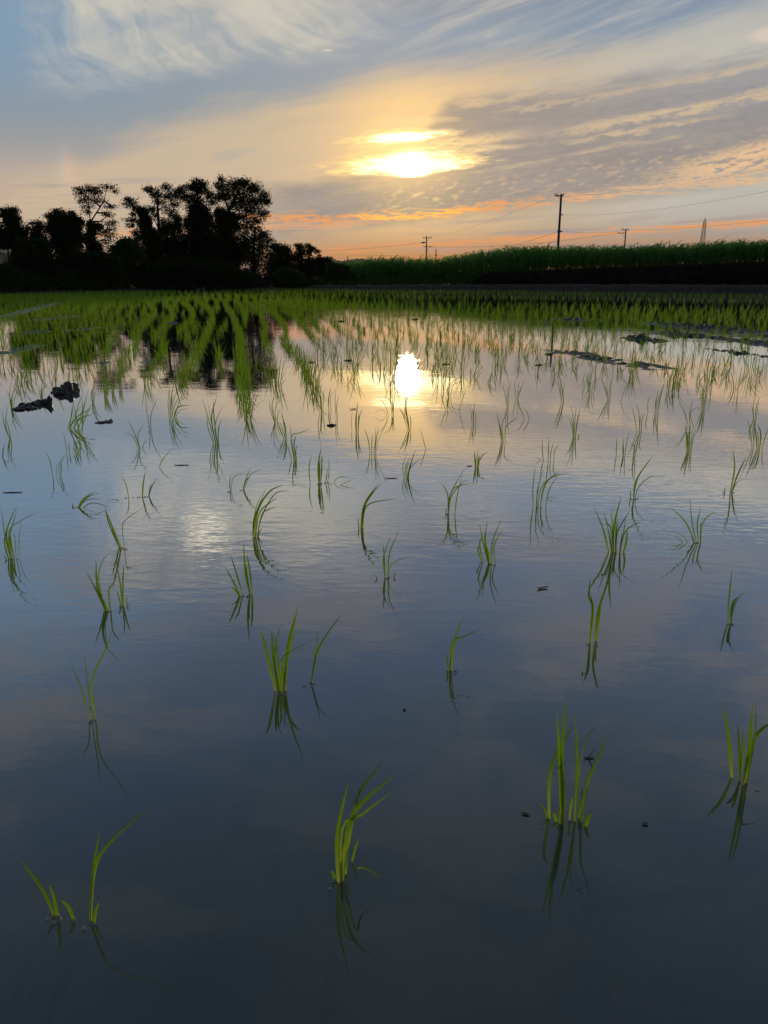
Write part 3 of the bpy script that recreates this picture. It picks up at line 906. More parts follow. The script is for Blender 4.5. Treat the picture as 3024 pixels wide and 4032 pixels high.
 (7, 'single dark curved leaf standing over a little mud speck', [(W, 657,272, 654,200, 669,123), (N_, 672,272, 665,190, 700,140)]),
 (7, 'pair of thin bowed leaves right of the single dark curved leaf', [(N_, 705,327, 696,230, 703,108), (N_, 714,327, 706,250, 723,168)]),
 (7, 'tuft at the near end of the long leafy row left of the sunlit water', [
   (N_, 600,282, 580,180, 596,30), (N_, 608,282, 600,200, 575,68), (N_, 615,282, 620,200, 626,128), (N_, 605,282, 598,170, 610,95), (N_, 612,282, 605,210, 590,120)]),
 (7, 'open seedling of four spreading leaves in golden water left of the sun glare', [
   (N_, 927,557, 910,460, 884,388), (N_, 937,557, 935,490, 941,428), (N_, 955,557, 965,470, 981,376), (N_, 945,557, 958,480, 962,380), (T_, 958,557, 980,470, 1045,330)]),
 (7, 'wide spreading tuft at the near rim of the sun glare', [
   (N_, 1050,307, 1020,240, 975,188), (T_, 1050,307, 1000,272, 938,302), (N_, 1070,307, 1058,220, 1018,183), (N_, 1075,302, 1080,220, 1090,148), (N_, 1065,302, 1070,240, 1040,188), (N_, 1080,302, 1072,230, 1070,170)]),
 (7, 'tuft leaning left in golden water under the sun glare', [
   (N_, 1180,402, 1140,310, 1104,238), (N_, 1188,402, 1162,300, 1150,240), (N_, 1190,402, 1190,340, 1180,298), (N_, 1185,402, 1160,330, 1118,262), (N_, 1184,402, 1172,330, 1155,272)]),
 (7, 'short tuft inside the golden water nearest the sun glare', [(N_, 1155,252, 1160,200, 1182,150), (N_, 1153,252, 1152,205, 1150,160), (N_, 1157,252, 1165,210, 1172,165)]),
 (7, 'single bent leaf drifting alone below the sun glare', [(N_, 1297,532, 1272,470, 1249,388)]),
 (7, 'lyre shaped tuft with bubbles round its foot, centre', [
   (N_, 1150,717, 1138,640, 1172,545), (W, 1160,717, 1185,640, 1221,528), (N_, 1170,717, 1188,650, 1277,573), (N_, 1175,714, 1180,660, 1202,598), (N_, 1155,717, 1155,650, 1187,575), (N_, 1165,717, 1165,660, 1178,610)]),
 (7, 'v shaped seedling with wide gap right of the sun glare', [(N_, 1427,277, 1402,220, 1384,163), (N_, 1432,277, 1428,230, 1415,180), (N_, 1500,277, 1528,200, 1562,106)]),
 (7, 'dark tuft bowed over to the right beside the sun glare', [
   (N_, 1437,192, 1428,140, 1450,58), (W, 1445,187, 1438,120, 1522,43), (N_, 1440,187, 1450,120, 1538,82), (N_, 1442,188, 1435,130, 1480,72), (N_, 1448,187, 1460,130, 1500,60)]),
 (7, 'upright tuft of three slim leaves in pale gold water', [(N_, 1595,372, 1585,310, 1574,223), (N_, 1605,372, 1600,300, 1611,208), (N_, 1615,372, 1615,320, 1605,278), (N_, 1603,372, 1598,320, 1592,260)]),
 (8, 'small stubby tuft with a tiny brown scrap floating on its left', [
   (W, 100,532, 95,490, 91,438), (N_, 105,532, 110,480, 108,428), (N_, 110,532, 125,480, 166,443), (W, 107,532, 112,495, 122,462), (N_, 102,532, 100,495, 102,460)]),
 (8, 'loose tuft with bowed tips and one leaf lying right, right of centre', [
   (N_, 410,740, 404,650, 416,518), (N_, 430,742, 428,650, 466,523), (W, 440,740, 470,620, 547,548), (N_, 430,740, 448,640, 510,580, 597,560),
   (N_, 470,737, 490,650, 546,558), (T_, 445,697, 490,688, 550,702), (N_, 425,742, 425,690, 440,620)]),
 (8, 'two leaved shoot slanting right with a tip hooked over the water', [(W, 945,697, 955,600, 1050,458), (N_, 950,697, 965,640, 1030,580, 1100,578), (N_, 930,697, 925,670, 925,648), (N_, 943,697, 948,640, 970,580)]),
 (8, 'forked seedling of three leaves near the right edge', [(W, 1455,662, 1480,540, 1472,433), (W, 1457,662, 1500,560, 1546,468), (N_, 1460,662, 1490,612, 1538,588), (N_, 1427,664, 1428,650, 1428,630)]),
 (8, 'ragged comb of four thin leaves in a line, right of centre', [
   (N_, 465,492, 455,440, 454,373), (N_, 487,494, 487,430, 491,366), (N_, 500,492, 500,450, 516,393), (N_, 518,492, 520,440, 548,400), (T_, 463,492, 440,486, 412,474)]),
 (8, 'vase shaped tuft with straight reflection, right of the golden water', [
   (N_, 622,367, 610,300, 588,258), (N_, 625,367, 622,280, 603,188), (W, 630,367, 640,290, 657,206), (N_, 628,367, 630,260, 636,210), (N_, 624,367, 618,310, 605,255), (N_, 645,370, 648,360, 652,350)]),
 (8, 'tuft leaning left with one leaf arching right, right rim of the golden water', [(W, 240,397, 226,310, 209,233), (N_, 250,397, 240,330, 236,268), (N_, 258,397, 258,320, 290,285, 330,256), (N_, 245,397, 236,340, 222,285)]),
 (8, 'two short parallel leaves leaning left, right of the golden water', [(N_, 365,274, 345,235, 324,198), (N_, 392,274, 374,240, 350,203)]),
 (8, 'upright slim shoot left of a loosely bowed tuft, right side', [(N_, 850,472, 850,410, 854,366), (N_, 888,472, 884,420, 890,368), (N_, 893,472, 902,410, 918,336), (N_, 890,472, 888,430, 884,395)]),
 (8, 'loosely bowed tuft right of the upright slim shoot', [(N_, 940,477, 950,400, 990,318), (N_, 945,477, 945,420, 922,398), (N_, 948,477, 958,420, 968,370)]),
 (8, 'tall feathery tuft behind the loosely bowed tuft', [(N_, 965,342, 946,260, 928,198), (N_, 975,342, 972,260, 958,183), (N_, 985,342, 985,280, 1004,236), (N_, 978,342, 975,290, 985,240)]),
 (8, 'dense spindle shaped tuft in pale rippled water at the right', [
   (W, 1235,442, 1225,370, 1218,298), (W, 1242,442, 1240,360, 1240,298), (N_, 1250,442, 1260,370, 1276,318), (N_, 1238,442, 1232,380, 1228,330), (N_, 1246,442, 1250,390, 1258,330)]),
 (8, 'crooked loose seedling behind the dense spindle shaped tuft', [(N_, 1240,312, 1215,240, 1189,178), (N_, 1252,317, 1240,250, 1262,155), (N_, 1272,317, 1245,240, 1292,203)]),
 (8, 'tight straight upright tuft with a long dark reflection at the right', [
   (W, 1312,220, 1310,140, 1304,66), (W, 1318,220, 1325,140, 1336,68), (N_, 1325,217, 1330,150, 1347,78), (N_, 1290,217, 1291,212, 1290,203), (N_, 1315,220, 1316,150, 1316,85), (N_, 1308,220, 1302,170, 1296,110)]),
 (8, 'double tuft touching the right edge of the picture', [
   (N_, 1580,427, 1565,340, 1549,266), (W, 1605,432, 1592,340, 1580,258), (W, 1615,432, 1620,350, 1602,298), (N_, 1625,427, 1648,350, 1668,306), (N_, 1585,427, 1585,350, 1590,300), (N_, 1610,432, 1606,370, 1600,330)]),
 (8, 'tuft just behind the double tuft at the right edge', [(N_, 1590,272, 1580,200, 1604,126), (N_, 1594,272, 1595,210, 1622,140), (N_, 1586,272, 1578,230, 1568,190), (N_, 1596,272, 1602,220, 1612,170)]),
 (8, 'long narrow tuft leaning left, first right of the golden water', [(N_, 560,184, 545,110, 529,20), (W, 570,184, 558,100, 543,28), (N_, 565,184, 552,120, 548,50), (N_, 572,184, 565,130, 575,70)]),
 (8, 'fan shaped tuft with crossing leaves, right of the long narrow tuft', [(N_, 705,137, 700,80, 690,30), (N_, 710,137, 712,80, 722,20), (N_, 714,137, 725,90, 740,40), (N_, 708,137, 705,90, 708,40), (N_, 716,137, 735,110, 738,70)]),
 (8, 'forked tuft with a tall left leaf and outcurved right leaf', [(W, 810,168, 790,110, 764,38), (N_, 818,170, 820,100, 836,18), (N_, 814,170, 800,120, 792,60), (N_, 816,170, 812,120, 822,60)]),
 (8, 'thin v shaped tuft at the right rim of the golden water', [(N_, 270,207, 255,140, 238,78), (N_, 275,207, 275,130, 292,56), (N_, 272,207, 266,150, 268,100)]),
 (8, 'small dark tuft with flared tips, just right of the golden water', [(N_, 316,162, 308,110, 304,58), (N_, 320,162, 340,110, 368,48), (N_, 318,162, 325,110, 332,60), (N_, 322,162, 330,130, 345,95)]),
 (8, 'single hair thin leaf slanting right in grey water', [(N_, 870,172, 888,130, 912,78)]),
 (8, 'long bowed tuft among thin leaves, upper right of the sparse seedlings', [(N_, 1020,237, 1018,180, 1030,148), (N_, 1055,237, 1064,170, 1075,108), (W, 1070,237, 1085,150, 1112,56), (N_, 1062,237, 1070,180, 1090,110), (N_, 1058,237, 1058,190, 1062,150)]),
 (8, 'curved tuft bending right behind the long bowed tuft', [(N_, 1120,122, 1130,60, 1172,-2), (N_, 1125,122, 1135,60, 1150,0), (N_, 1122,122, 1122,70, 1130,20), (N_, 1127,122, 1140,80, 1160,40)]),
 (8, 'tuft bowed right towards the right edge of the picture', [(N_, 1563,82, 1590,40, 1642,0), (N_, 1567,82, 1600,52, 1660,20), (N_, 1565,82, 1575,40, 1600,5), (N_, 1561,82, 1562,60, 1560,40)]),
]

hand_xy = []
M_BUBBLE = None


def make_hand(ci, label, bl):
    ox, oy, s = CROP[ci]
    V, Q, T = [], [], []
    nv = 0
    foots = []
    for b in bl:
        pts = [(ox + b[i] * s, oy + b[i + 1] * s) for i in range(1, len(b), 2)]
        foots.append(gp(*pts[0]))
    c0 = np.mean(foots, 0)
    for b, foot in zip(bl, foots):
        pts = [(ox + b[i] * s, oy + b[i + 1] * s) for i in range(1, len(b), 2)]
        Ytip = random.uniform(-.10, .55)          # the evening breeze leans them away
        hgt = max(at(*pts[-1], foot[1])[2], .03)
        n = len(pts)
        W3 = []
        for k, p in enumerate(pts):
            f = k / (n - 1)
            if k == 0:
                W3.append(foot + np.array((0, 0, -.02)))
            else:
                q = at(p[0], p[1], foot[1] + Ytip * hgt * f ** 1.6)
                if q[2] < .003:
                    q = gp(p[0], p[1], .004)
                W3.append(q)
        v, qd, t = hand_blade(W3, b[0] * random.uniform(.9, 1.1), 12, random.uniform(-.55, .55))
        V.append(v)
        Q.append(qd + nv)
        T.append(t)
        nv += len(v)
    V = np.concatenate(V) - np.array((c0[0], c0[1], 0))
    me = mesh_np('rice_seedling', V, np.concatenate(Q), M_RICE, np.concatenate(T))
    o = link('rice_seedling', me, None, (c0[0], c0[1], 0))
    tag(o, label, 'rice seedling', 'rice seedlings standing singly in the near water')
    hand_xy.append((c0[0], c0[1]))
    if c0[1] < 2.9:
        for _ in range(random.randint(2, 5)):
            f = random.choice(foots)
            p = f + np.array((random.uniform(-.012, .014), random.uniform(-.014, .004), 0))
            link('bubble', BUB[random.randrange(3)], o, (p[0] - c0[0], p[1] - c0[1], 0))


def bubble_mesh(r):
    V, Q = [], []
    for i in range(6):
        th = math.pi / 2 * i / 5
        for j in range(12):
            ph = 2 * math.pi * j / 12
            V.append((r * math.sin(th) * math.cos(ph), r * math.sin(th) * math.sin(ph), r * .8 * math.cos(th)))
    for i in range(5):
        for j in range(12):
            Q.append((i * 12 + j, (i + 1) * 12 + j, (i + 1) * 12 + (j + 1) % 12, i * 12 + (j + 1) % 12))
    return mesh_np('bubble', V, Q, M_BUB)


m_, nt_, g_, o_ = mat('bubble_film')
_t = nt_.nodes.new('ShaderNodeBsdfTransparent')
_g = nt_.nodes.new('ShaderNodeBsdfGlossy')
_g.inputs['Roughness'].default_value = .04
_f = nt_.nodes.new('ShaderNodeFresnel')
_f.inputs['IOR'].default_value = 1.6
_m = nt_.nodes.new('ShaderNodeMixShader')
nt_.links.new(g_.mad(_f.outputs[0], 1.6, .12), _m.inputs[0])
nt_.links.new(_t.outputs[0], _m.inputs[1])
nt_.links.new(_g.outputs[0], _m.inputs[2])
nt_.links.new(_m.outputs[0], o_.inputs[0])
M_BUB = m_
BUB = [bubble_mesh(r) for r in (.0022, .003, .0038)]

for h in HAND:
    make_hand(*h)
HXY = np.array(hand_xy)

# ------------------------------------------------------------------ rice seedlings, the rows beyond
def tuft_arrays(xs, ys, nb, hgt, spread=.02, wmul=1.0, S=4):
    n = len(xs)
    rep = nb
    idx = np.repeat(np.arange(n), rep)
    N = len(idx)
    p0 = np.stack([xs[idx] + rng.normal(0, spread, N), ys[idx] + rng.normal(0, spread, N), np.full(N, -.02)], -1)
    lean = rng.uniform(0, 2 * math.pi, n)
    phi = rng.uniform(0, 2 * math.pi, N)
    wind = rng.random(N) < .35                       # a light breeze to the right
    phi = np.where(wind, rng.normal(0.1, .5, N), phi)
    th0 = np.abs(rng.normal(.10, .10, N))
    kap = np.abs(rng.normal(.45, .35, N))
    L = hgt[idx] * rng.uniform(.55, 1.12, N)
    w = rng.uniform(.0034, .0058, N) * wmul
    return blades(p0, phi, th0, kap, L, w, S, rng.uniform(-.9, .9, N))


HB = [gp(*a)[:2] for a in ((700, 1160), (1020, 1167), (1292, 1187), (1623, 1218), (2000, 1222), (2500, 1222), (3024, 1237), (3300, 1243))]


def head_y(x):                                       # where the turning rows begin
    return np.interp(x, [p[0] for p in HB], [p[1] for p in HB], left=60, right=HB[-1][1])


def edge_y(x):
    return np.interp(x, [e[0] for e in EDGE], [e[1] for e in EDGE])


row_x, row_y = [], []
ROW = .42 * H
for k in range(-75, 80):
    c = k * ROW + .03
    y = .5 + random.uniform(0, .2)
    rr_ = random.Random(k // 5)
    ph = rr_.uniform(-.5, .5)
    skip = random.random() < .03
    while y < 42:
        # rows bend gently and wander as the planting machine did
        x = c - .205 * y + .12 * math.sin(y * .42 + .6 + ph) * min(y / 8, 1.3) + .035 * math.sin(y * 1.1 + ph * 3) - .00055 * max(y - 14, 0) ** 2.2 * .5
        leftside = x < -.055 * y
        st = (.19 if leftside else .23) * (1.0 if y > 6 else 1.15)
        gapn = mnoise.noise(Vector((x * .35, y * .35, 3.0)))
        miss = (.07 if leftside else .11) + (.22 if gapn > .25 else 0)
        if y < edge_y(x) - .4 and y < head_y(x) and abs(x) < .62 * y + 3.2 and not skip and random.random() > miss:
            row_x.append(x + random.gauss(0, .010 if leftside else .03))
            row_y.append(y + random.gauss(0, .05))
        y += st * random.uniform(.8, 1.25)
row_x, row_y = np.array(row_x), np.array(row_y)
# three rows planted double, crossing the reflection of the trees
dx_, dy_ = [], []
for line in ([(700, 1520), (757, 1440), (795, 1350), (830, 1276), (840, 1240), (812, 1208), (775, 1185)], [(600, 1335), (656, 1276), (686, 1240), (668, 1212), (640, 1192)], [(520, 1320), (578, 1262), (612, 1232), (600, 1208), (575, 1192)], [(700, 1310), (748, 1268), (762, 1236), (740, 1206), (712, 1188)], [(968, 1655), (962, 1560), (957, 1458), (948, 1380), (939, 1312), (915, 1240), (880, 1190)],
             [(1250, 1560), (1240, 1513), (1205, 1455), (1167, 1404), (1103, 1330)]):
    P_ = [gp(*a)[:2] for a in line]
    for a, b in zip(P_[:-1], P_[1:]):
        n_ = max(1, int(np.linalg.norm(b - a) / .15))
        for k in range(n_):
            q = a + (b - a) * (k + random.random() * .6) / n_
            dx_.append(q[0] + random.gauss(0, .02))
            dy_.append(q[1])
dx_, dy_ = np.array(dx_), np.array(dy_)
clear = np.min(np.hypot((row_x[:, None] - dx_[None]) * 1.0, (row_y[:, None] - dy_[None]) * .6), 1) > .16
row_x, row_y = np.concatenate([row_x[clear], dx_]), np.concatenate([row_y[clear], dy_])
isd = np.concatenate([np.zeros(clear.sum(), bool), np.ones(len(dx_), bool)])
# keep the near water for the seedlings set one by one
pxy = np.array([pix((x, y, 0)) for x, y in zip(row_x, row_y)])
lim = np.interp(pxy[:, 0], [0, 420, 480, 800, 1000, 1250, 1500, 1700, 2000, 3024], [1545, 1510, 1490, 1590, 1560, 1520, 1500, 1500, 1540, 1540])
dmin = np.min(np.hypot(row_x[:, None] - HXY[None, :, 0], row_y[:, None] - HXY[None, :, 1]), 1)
side = ((pxy[:, 0] < -110) | (pxy[:, 0] > 3140)) & (np.abs(row_x) < .62 * row_y + 3.0)
ok = ((pxy[:, 1] < lim) | isd | side) & (dmin > np.where(isd, .05, .17)) & (side | ((pxy[:, 0] > -150) & (pxy[:, 0] < 3170)))
row_x, row_y, pxy = row_x[ok], row_y[ok], pxy[ok]

# turning rows along the far right edge, with bare wheel tracks between
hx, hy = [], []
for j in range(0, 60):
    f = (j + .5) / 46
    if f > .985:
        break
    keep = .05 if (.18 < f < .36 or .48 < f < .68) else .95
    x = HB[0][0] + random.uniform(0, .2)
    while x < 24:
        y0, y1 = head_y(x), edge_y(x) - .3
        if y1 > y0:
            y = y0 + (y1 - y0) * f + .05 * math.sin(x * .9 + j) + random.gauss(0, .03)
            if random.random() < keep + .3 * (x < 1.5 and keep < .5) and abs(x) < .6 * y:
                hx.append(x + random.gauss(0, .03))
                hy.append(y)
        x += .24 * random.uniform(.8, 1.25)
hx, hy = np.array(hx), np.array(hy)

order = np.argsort(row_y * (1 + 0.0 * row_x))
inview = (pxy[:, 0] > 0) & (pxy[:, 0] < 3024)
near_idx = [i for i in order if inview[i]][:300 - len(HAND)]
PROTO = []
for k in range(14):
    nbl = np.array([random.randint(6, 11)])
    V, Q, T = tuft_arrays(np.zeros(1), np.zeros(1), nbl, np.array([random.uniform(.15, .20)]), .014, 1.0, 6)
    PROTO.append(mesh_np('rice_seedling', V, Q, M_RICE, T))


def zone(px, py):
    if px < 700:
        return ('green tuft in the crowded rows left of the dark tree reflection, past the mud clods', 'rice tufts left of the tree reflection')
    if px < 1090:
        return ('leafy tuft in the two dense rows crossing the dark tree reflection', 'rice tufts in the rows crossing the tree reflection')
    if px < 1480:
        return ('slim tuft in the rows between the dark tree reflection and the sun glare', 'rice tufts between tree reflection and sun glare')
    if px < 1800:
        return ('thin backlit tuft standing inside or just beyond the sun glare on the water', 'rice tufts in the sun glare')
    if px < 2350:
        return ('thin tuft right of the sun glare and left of the mud ridges', 'rice tufts between sun glare and mud ridges')
    return ('thin tuft around the mud ridges towards the right edge', 'rice tufts around the mud ridges')


base_tuft = None
for i in near_idx:
    me = random.choice(PROTO)
    if base_tuft is None:
        base_tuft = link('rice_seedling', me)
        o = base_tuft
    else:
        o = base_tuft.copy()
        o.data = me
        COL.objects.link(o)
    o.location = (row_x[i], row_y[i], 0)
    o.rotation_euler = (0, 0, random.uniform(-.5, .5))
    s = random.uniform(.92, 1.3)
    o.scale = (s, s, s * random.uniform(.9, 1.1))
    lb, gr = zone(*pxy[i])
    tag(o, lb, 'rice seedling', gr)

rest = np.array(sorted(set(range(len(row_x))) - set(near_idx)))
ax = np.concatenate([row_x[rest], hx])
ay = np.concatenate([row_y[rest], hy])
nb = rng.integers(8, 13, len(ax))
nb = np.where(ax < -.02 * ay, nb + 1, nb)
nb[len(rest):] = rng.integers(5, 9, len(hx))            # the turning rows are thinner
V, Q, T = tuft_arrays(ax, ay, nb, rng.uniform(.12, .175, len(ax)), .013, 1.05, 3)
o = link('rice_seedlings', mesh_np('rice_seedlings', V, Q, M_RICE, T))
tag(o, 'far rows of young green rice running to the edge of the paddy', 'rice', None, 'stuff')
print('tufts', len(HAND), len(near_idx), len(ax))

# ------------------------------------------------------------------ mud
def mud(name, pa, pb, wid, hgt, label, cat='mud ridge', group=None, n=60, m=26, thr=.02, seed=0.0):
    n = n * 2
    if cat == 'mud patch':
        wid *= .6
        hgt *= .8
    a, b = gp(*pa)[:2], gp(*pb)[:2]
    t = b - a
    L = np.linalg.norm(t)
    t /= L
    nn = np.array((-t[1], t[0]))
    c = (a + b) / 2
    V, Q = [], []
    for i in range(n + 1):
        for j in range(m + 1):
            s = (i / n - .5) * L * 1.1
            w = (j / m - .5) * wid * 1.3
            p = t * s + nn * w
            e = max(0, 1 - (abs(2 * s / L / 1.02)) ** 4) * max(0, 1 - (abs(2 * w / wid)) ** 2.5)
            f = fbm(p[0] * 3.1 + seed, p[1] * 3.1, seed, 3) * .5 + abs(fbm(p[0] * 9 + seed, p[1] * 9, seed, 5)) * 1.0
            z = hgt * (1.25 * f + thr) * e - .003
            V.append((p[0], p[1], max(z, -.03)))
    for i in range(n):
        for j in range(m):
            k = i * (m + 1) + j
            Q.append((k, k + m + 1, k + m + 2, k + 1))
    o = link(name, mesh_np(name, V, Q, M_MUD), None, (c[0], c[1], 0))
    tag(o, label, cat, group)


MG = 'mud ridges breaking the water at the right'
mud('mud_ridge', (2150, 1372), (2640, 1462), .46, .028, 'lumpy mud ridge lowest and nearest of those on the right', group=MG, seed=1.3, n=110, thr=-.19)
mud('mud_ridge', (2530, 1270), (3060, 1316), .55, .06, 'long mud ridge furthest back on the right', group=MG, seed=4.1, n=110)
mud('mud_ridge', (2580, 1308), (2920, 1342), .50, .045, 'broad glistening mud ridge just in front of the furthest ridge', group=MG, seed=7.7, n=90, m=30)
mud('mud_ridge', (2460, 1328), (2620, 1345), .24, .05, 'short dark mud ridge left of the broad glistening one', group=MG, seed=2.2, n=40)
mud('mud_ridge', (2770, 1372), (3080, 1412), .22, .032, 'thin mud ridge at the right edge in front of the broad one', group=MG, seed=5.9, n=70)
mud('mud_ridge', (2860, 1335), (3100, 1365), .50, .034, 'low mud ridge cut by the right edge of the picture', group=MG, seed=8.8, n=60)
mud('mud_ridge', (2200, 1254), (2300, 1263), .40, .05, 'small far mud ridge midway between sun glare and right edge', group=MG, seed=3.4, n=40)
MS = 'mud patches among the left rows'
mud('mud_patch', (0, 1395), (155, 1358), .45, .03, 'pale wet mud patch at the left edge among the rows', 'mud patch', MS, seed=6.1)
mud('mud_patch', (95, 1313), (180, 1303), .5, .04, 'lumpy mud patch with dark crest near the left edge', 'mud patch', MS, seed=9.1, n=40)
mud('mud_patch', (250, 1303), (420, 1287), .4, .028, 'thin streak of wet mud left of the bending rows', 'mud patch', MS, seed=1.9, n=50)
mud('mud_patch', (575, 1430), (640, 1412), .3, .025, 'flat pale mud patch before the tree reflection', 'mud patch', MS, seed=2.8, n=30)
mud('mud_patch', (380, 1432), (450, 1424), .25, .022, 'specks of dark mud between the left rows and the clods', 'mud patch', MS, seed=3.8, n=30)
mud('mud_patch', (0, 1252), (230, 1190), .7, .03, 'long pale wet streak furthest back on the left', 'mud patch', MS, seed=4.8, n=90)
mud('mud_patch', (130, 1262), (300, 1243), .6, .03, 'dark wet streak in front of the furthest pale streak', 'mud patch', MS, seed=5.3, n=60)
mud('mud_patch', (640, 1275), (690, 1270), .4, .03, 'small mud patch between two bending rows', 'mud patch', MS, seed=5.8, n=30)


def clod(pc, pts, label, seed):
    """rough heap of lumps: union of knobbly blobs, one mesh"""
    c = gp(*pc)
    V, Q = [], []
    for (px, py, r, hz) in pts:
        p = gp(px, py) - c
        nu, nv_ = 20, 12
        b0 = len(V)
        for i in range(nv_ + 1):
            th = math.pi * i / nv_
            for j in range(nu):
                ph = 2 * math.pi * j / nu
                dv = Vector((math.sin(th) * math.cos(ph), math.sin(th) * math.sin(ph), math.cos(th)))
                q = dv * 1.0
                k = 1 + .55 * mnoise.fractal(q * 1.6 + Vector((seed, px * .1, py * .1)), .8, 2.0, 5)
                V.append((p[0] + dv.x * r * .62 * k, p[1] + dv.y * r * .62 * k, dv.z * hz * .50 * k + hz * .03))
        for i in range(nv_):
            for j in range(nu):
                j2 = (j + 1) % nu
                Q.append((b0 + i * nu + j, b0 + (i + 1) * nu + j, b0 + (i + 1) * nu + j2, b0 + i * nu + j2))
    o = link('mud_clod', mesh_np('mud_clod', V, Q, M_MUD, None, True), None, (c[0], c[1], 0))
    tag(o, label, 'mud clod', 'mud clods at the left')


clod((250, 1548), [(225, 1545, .07, .05), (250, 1550, .07, .07), (275, 1545, .075, .12), (262, 1535, .06, .10), (292, 1538, .055, .10), (238, 1552, .08, .045)],
     'big knobbly black mud clod sticking up from the water on the left', 2.0)
clod((130, 1600), [(75, 1612, .06, .028), (105, 1603, .055, .035), (135, 1596, .06, .045), (160, 1590, .06, .05), (90, 1598, .04, .04), (122, 1610, .05, .025), (194, 1592, .035, .085), (178, 1590, .04, .05)],
     'low flat mud clod with a stub at its end, nearest the left edge', 5.0)
clod((422, 1662), [(400, 1664, .05, .012), (422, 1662, .04, .015), (436, 1659, .02, .02)], 'thin sliver of mud barely above the water, right of the great clump', 8.0)
for i, (x, y, r, lb) in enumerate([(1303, 1676, .045, 'mud speck under the single dark curved leaf'), (1050, 1277, .09, 'small mud lump in orange water right of the tree reflection'),
                                   (1340, 1266, .10, 'small arched mud lump in the sparse far rows left of the sun glare'),
                                   (1371, 1420, .06, 'dark mud lump in the rows left of the sun glare'), (1754, 1435, .05, 'mud lump just right of the sun glare'),
                                   (2121, 1438, .05, 'mud lump in grey water left of the nearest ridge'), (2160, 1395, .07, 'mud lump at the left tip of the nearest ridge'),
                                   (1225, 1428, .05, 'glinting mud lump beside the dense row end'), (1634, 1258, .09, 'far mud lump under the sparkling band')]):
    r *= .7
    clod((x, y), [(x, y, r, r * .5), (x + 9, y - 1, r * .7, r * .38), (x - 9, y + 1, r * .6, r * .3)], lb, 11.0 + i)


# floating scraps
def scrap(px, py, L, w, rz, label, curl=.012, stalk=None):
    c = gp(px, py)
    b = MB()
    n = 8
    for i in range(n + 1):
        s = i / n
        hw = w * math.sin(math.pi * min(max(s, .04), .96)) ** .7 / 2
        x = (s - .5) * L
        z = .002 + .35 * curl * (2 * s - 1) ** 2
        for y in (-hw, 0, hw):
            zz = z - (.002 if y == 0 else 0)
            b.v.append(Vector((x * math.cos(rz) - y * math.sin(rz) + c[0], x * math.sin(rz) + y * math.cos(rz) + c[1], zz)))
    for i in range(n):
        for j in (0, 1):
            b.f.append((i * 3 + j, (i + 1) * 3 + j, (i + 1) * 3 + j + 1, i * 3 + j + 1))
    if stalk:
        p0, p1 = c + np.array((0, 0, .004)), at(stalk[0], stalk[1], c[1])
        b.tube([p0, (p0 + p1) / 2 + np.array((.003, 0, .004)), p1], [.0012, .001, .0006], 5)
    o = b.build('floating_leaf', M_DEBRIS, None, True)
    tag(o, label, 'floating leaf', 'dead scraps afloat on the water')


scrap(2136, 2318, .032, .014, .3, 'curled reddish dead leaf afloat between the bushy tuft and the tall pair', .010)
scrap(2320, 2986, .018, .004, .1, 'brown scrap with a bent stalk beside the biggest foreground tuft', .004, (2341, 2938))
scrap(1592, 2796, .007, .005, .8, 'small dark speck afloat in the middle of the grey foreground water', .002)
scrap(2540, 3247, .009, .006, .2, 'dark speck afloat right of the biggest foreground tuft', .002)
scrap(2070, 3208, .012, .005, -.3, 'pale speck afloat left of the biggest foreground tuft', .002)
scrap(1848, 1836, .024, .007, .1, 'brown scrap afloat left of the small stubby tuft', .006)
scrap(715, 1832, .06, .008, .05, 'dark straw lying flat in pale water left of centre', .002)
scrap(50, 1940, .07, .010, .05, 'dark straw lying flat near the left edge', .002)
scrap(1390, 1612, .045, .035, .2, 'round brown seed head beside the upright dark tuft', .02)
scrap(1540, 1884, .05, .005, .05, 'bright curled strip floating below the open four leaved seedling', .004)

# white things on the far rim
def sack(px, py, sx, sz, label, seed):
    Y = 46.5
    c = at(px, py, Y)
    V, Q = [], []
    for i in range(13):
        th = math.pi * i / 12
        for j in range(18):
            ph = 2 * math.pi * j / 18
            d = Vector((math.sin(th) * math.cos(ph), math.sin(th) * math.sin(ph), math.cos(th)))
            k = 1 + .35 * mnoise.fractal(d * 1.4 + Vector((seed, 0, 0)), .8, 2.0, 4)
            V.append((d.x * sx * k + .35 * sx * max(d.z, 0), d.y * sx * .7 * k, max(d.z, -.3) * sz * k))
    for i in range(12):
        for j in range(18):
            j2 = (j + 1) % 18
            Q.append((i * 18 + j, (i + 1) * 18 + j, (i + 1) * 18 + j2, i * 18 + j2))
    o = link('white_sack', mesh_np('white_sack', V, Q, M_WHITE), None, tuple(c))
    tag(o, label, 'sack', 'pale lumps on the far rim below the trees')


sack(776, 1141, .13, .06, 'flat white lump on the far rim below the trees, left of its taller mate', 1.0)
sack(799, 1138, .11, .13, 'pointed white lump on the far rim below the trees, taller of two', 4.0)

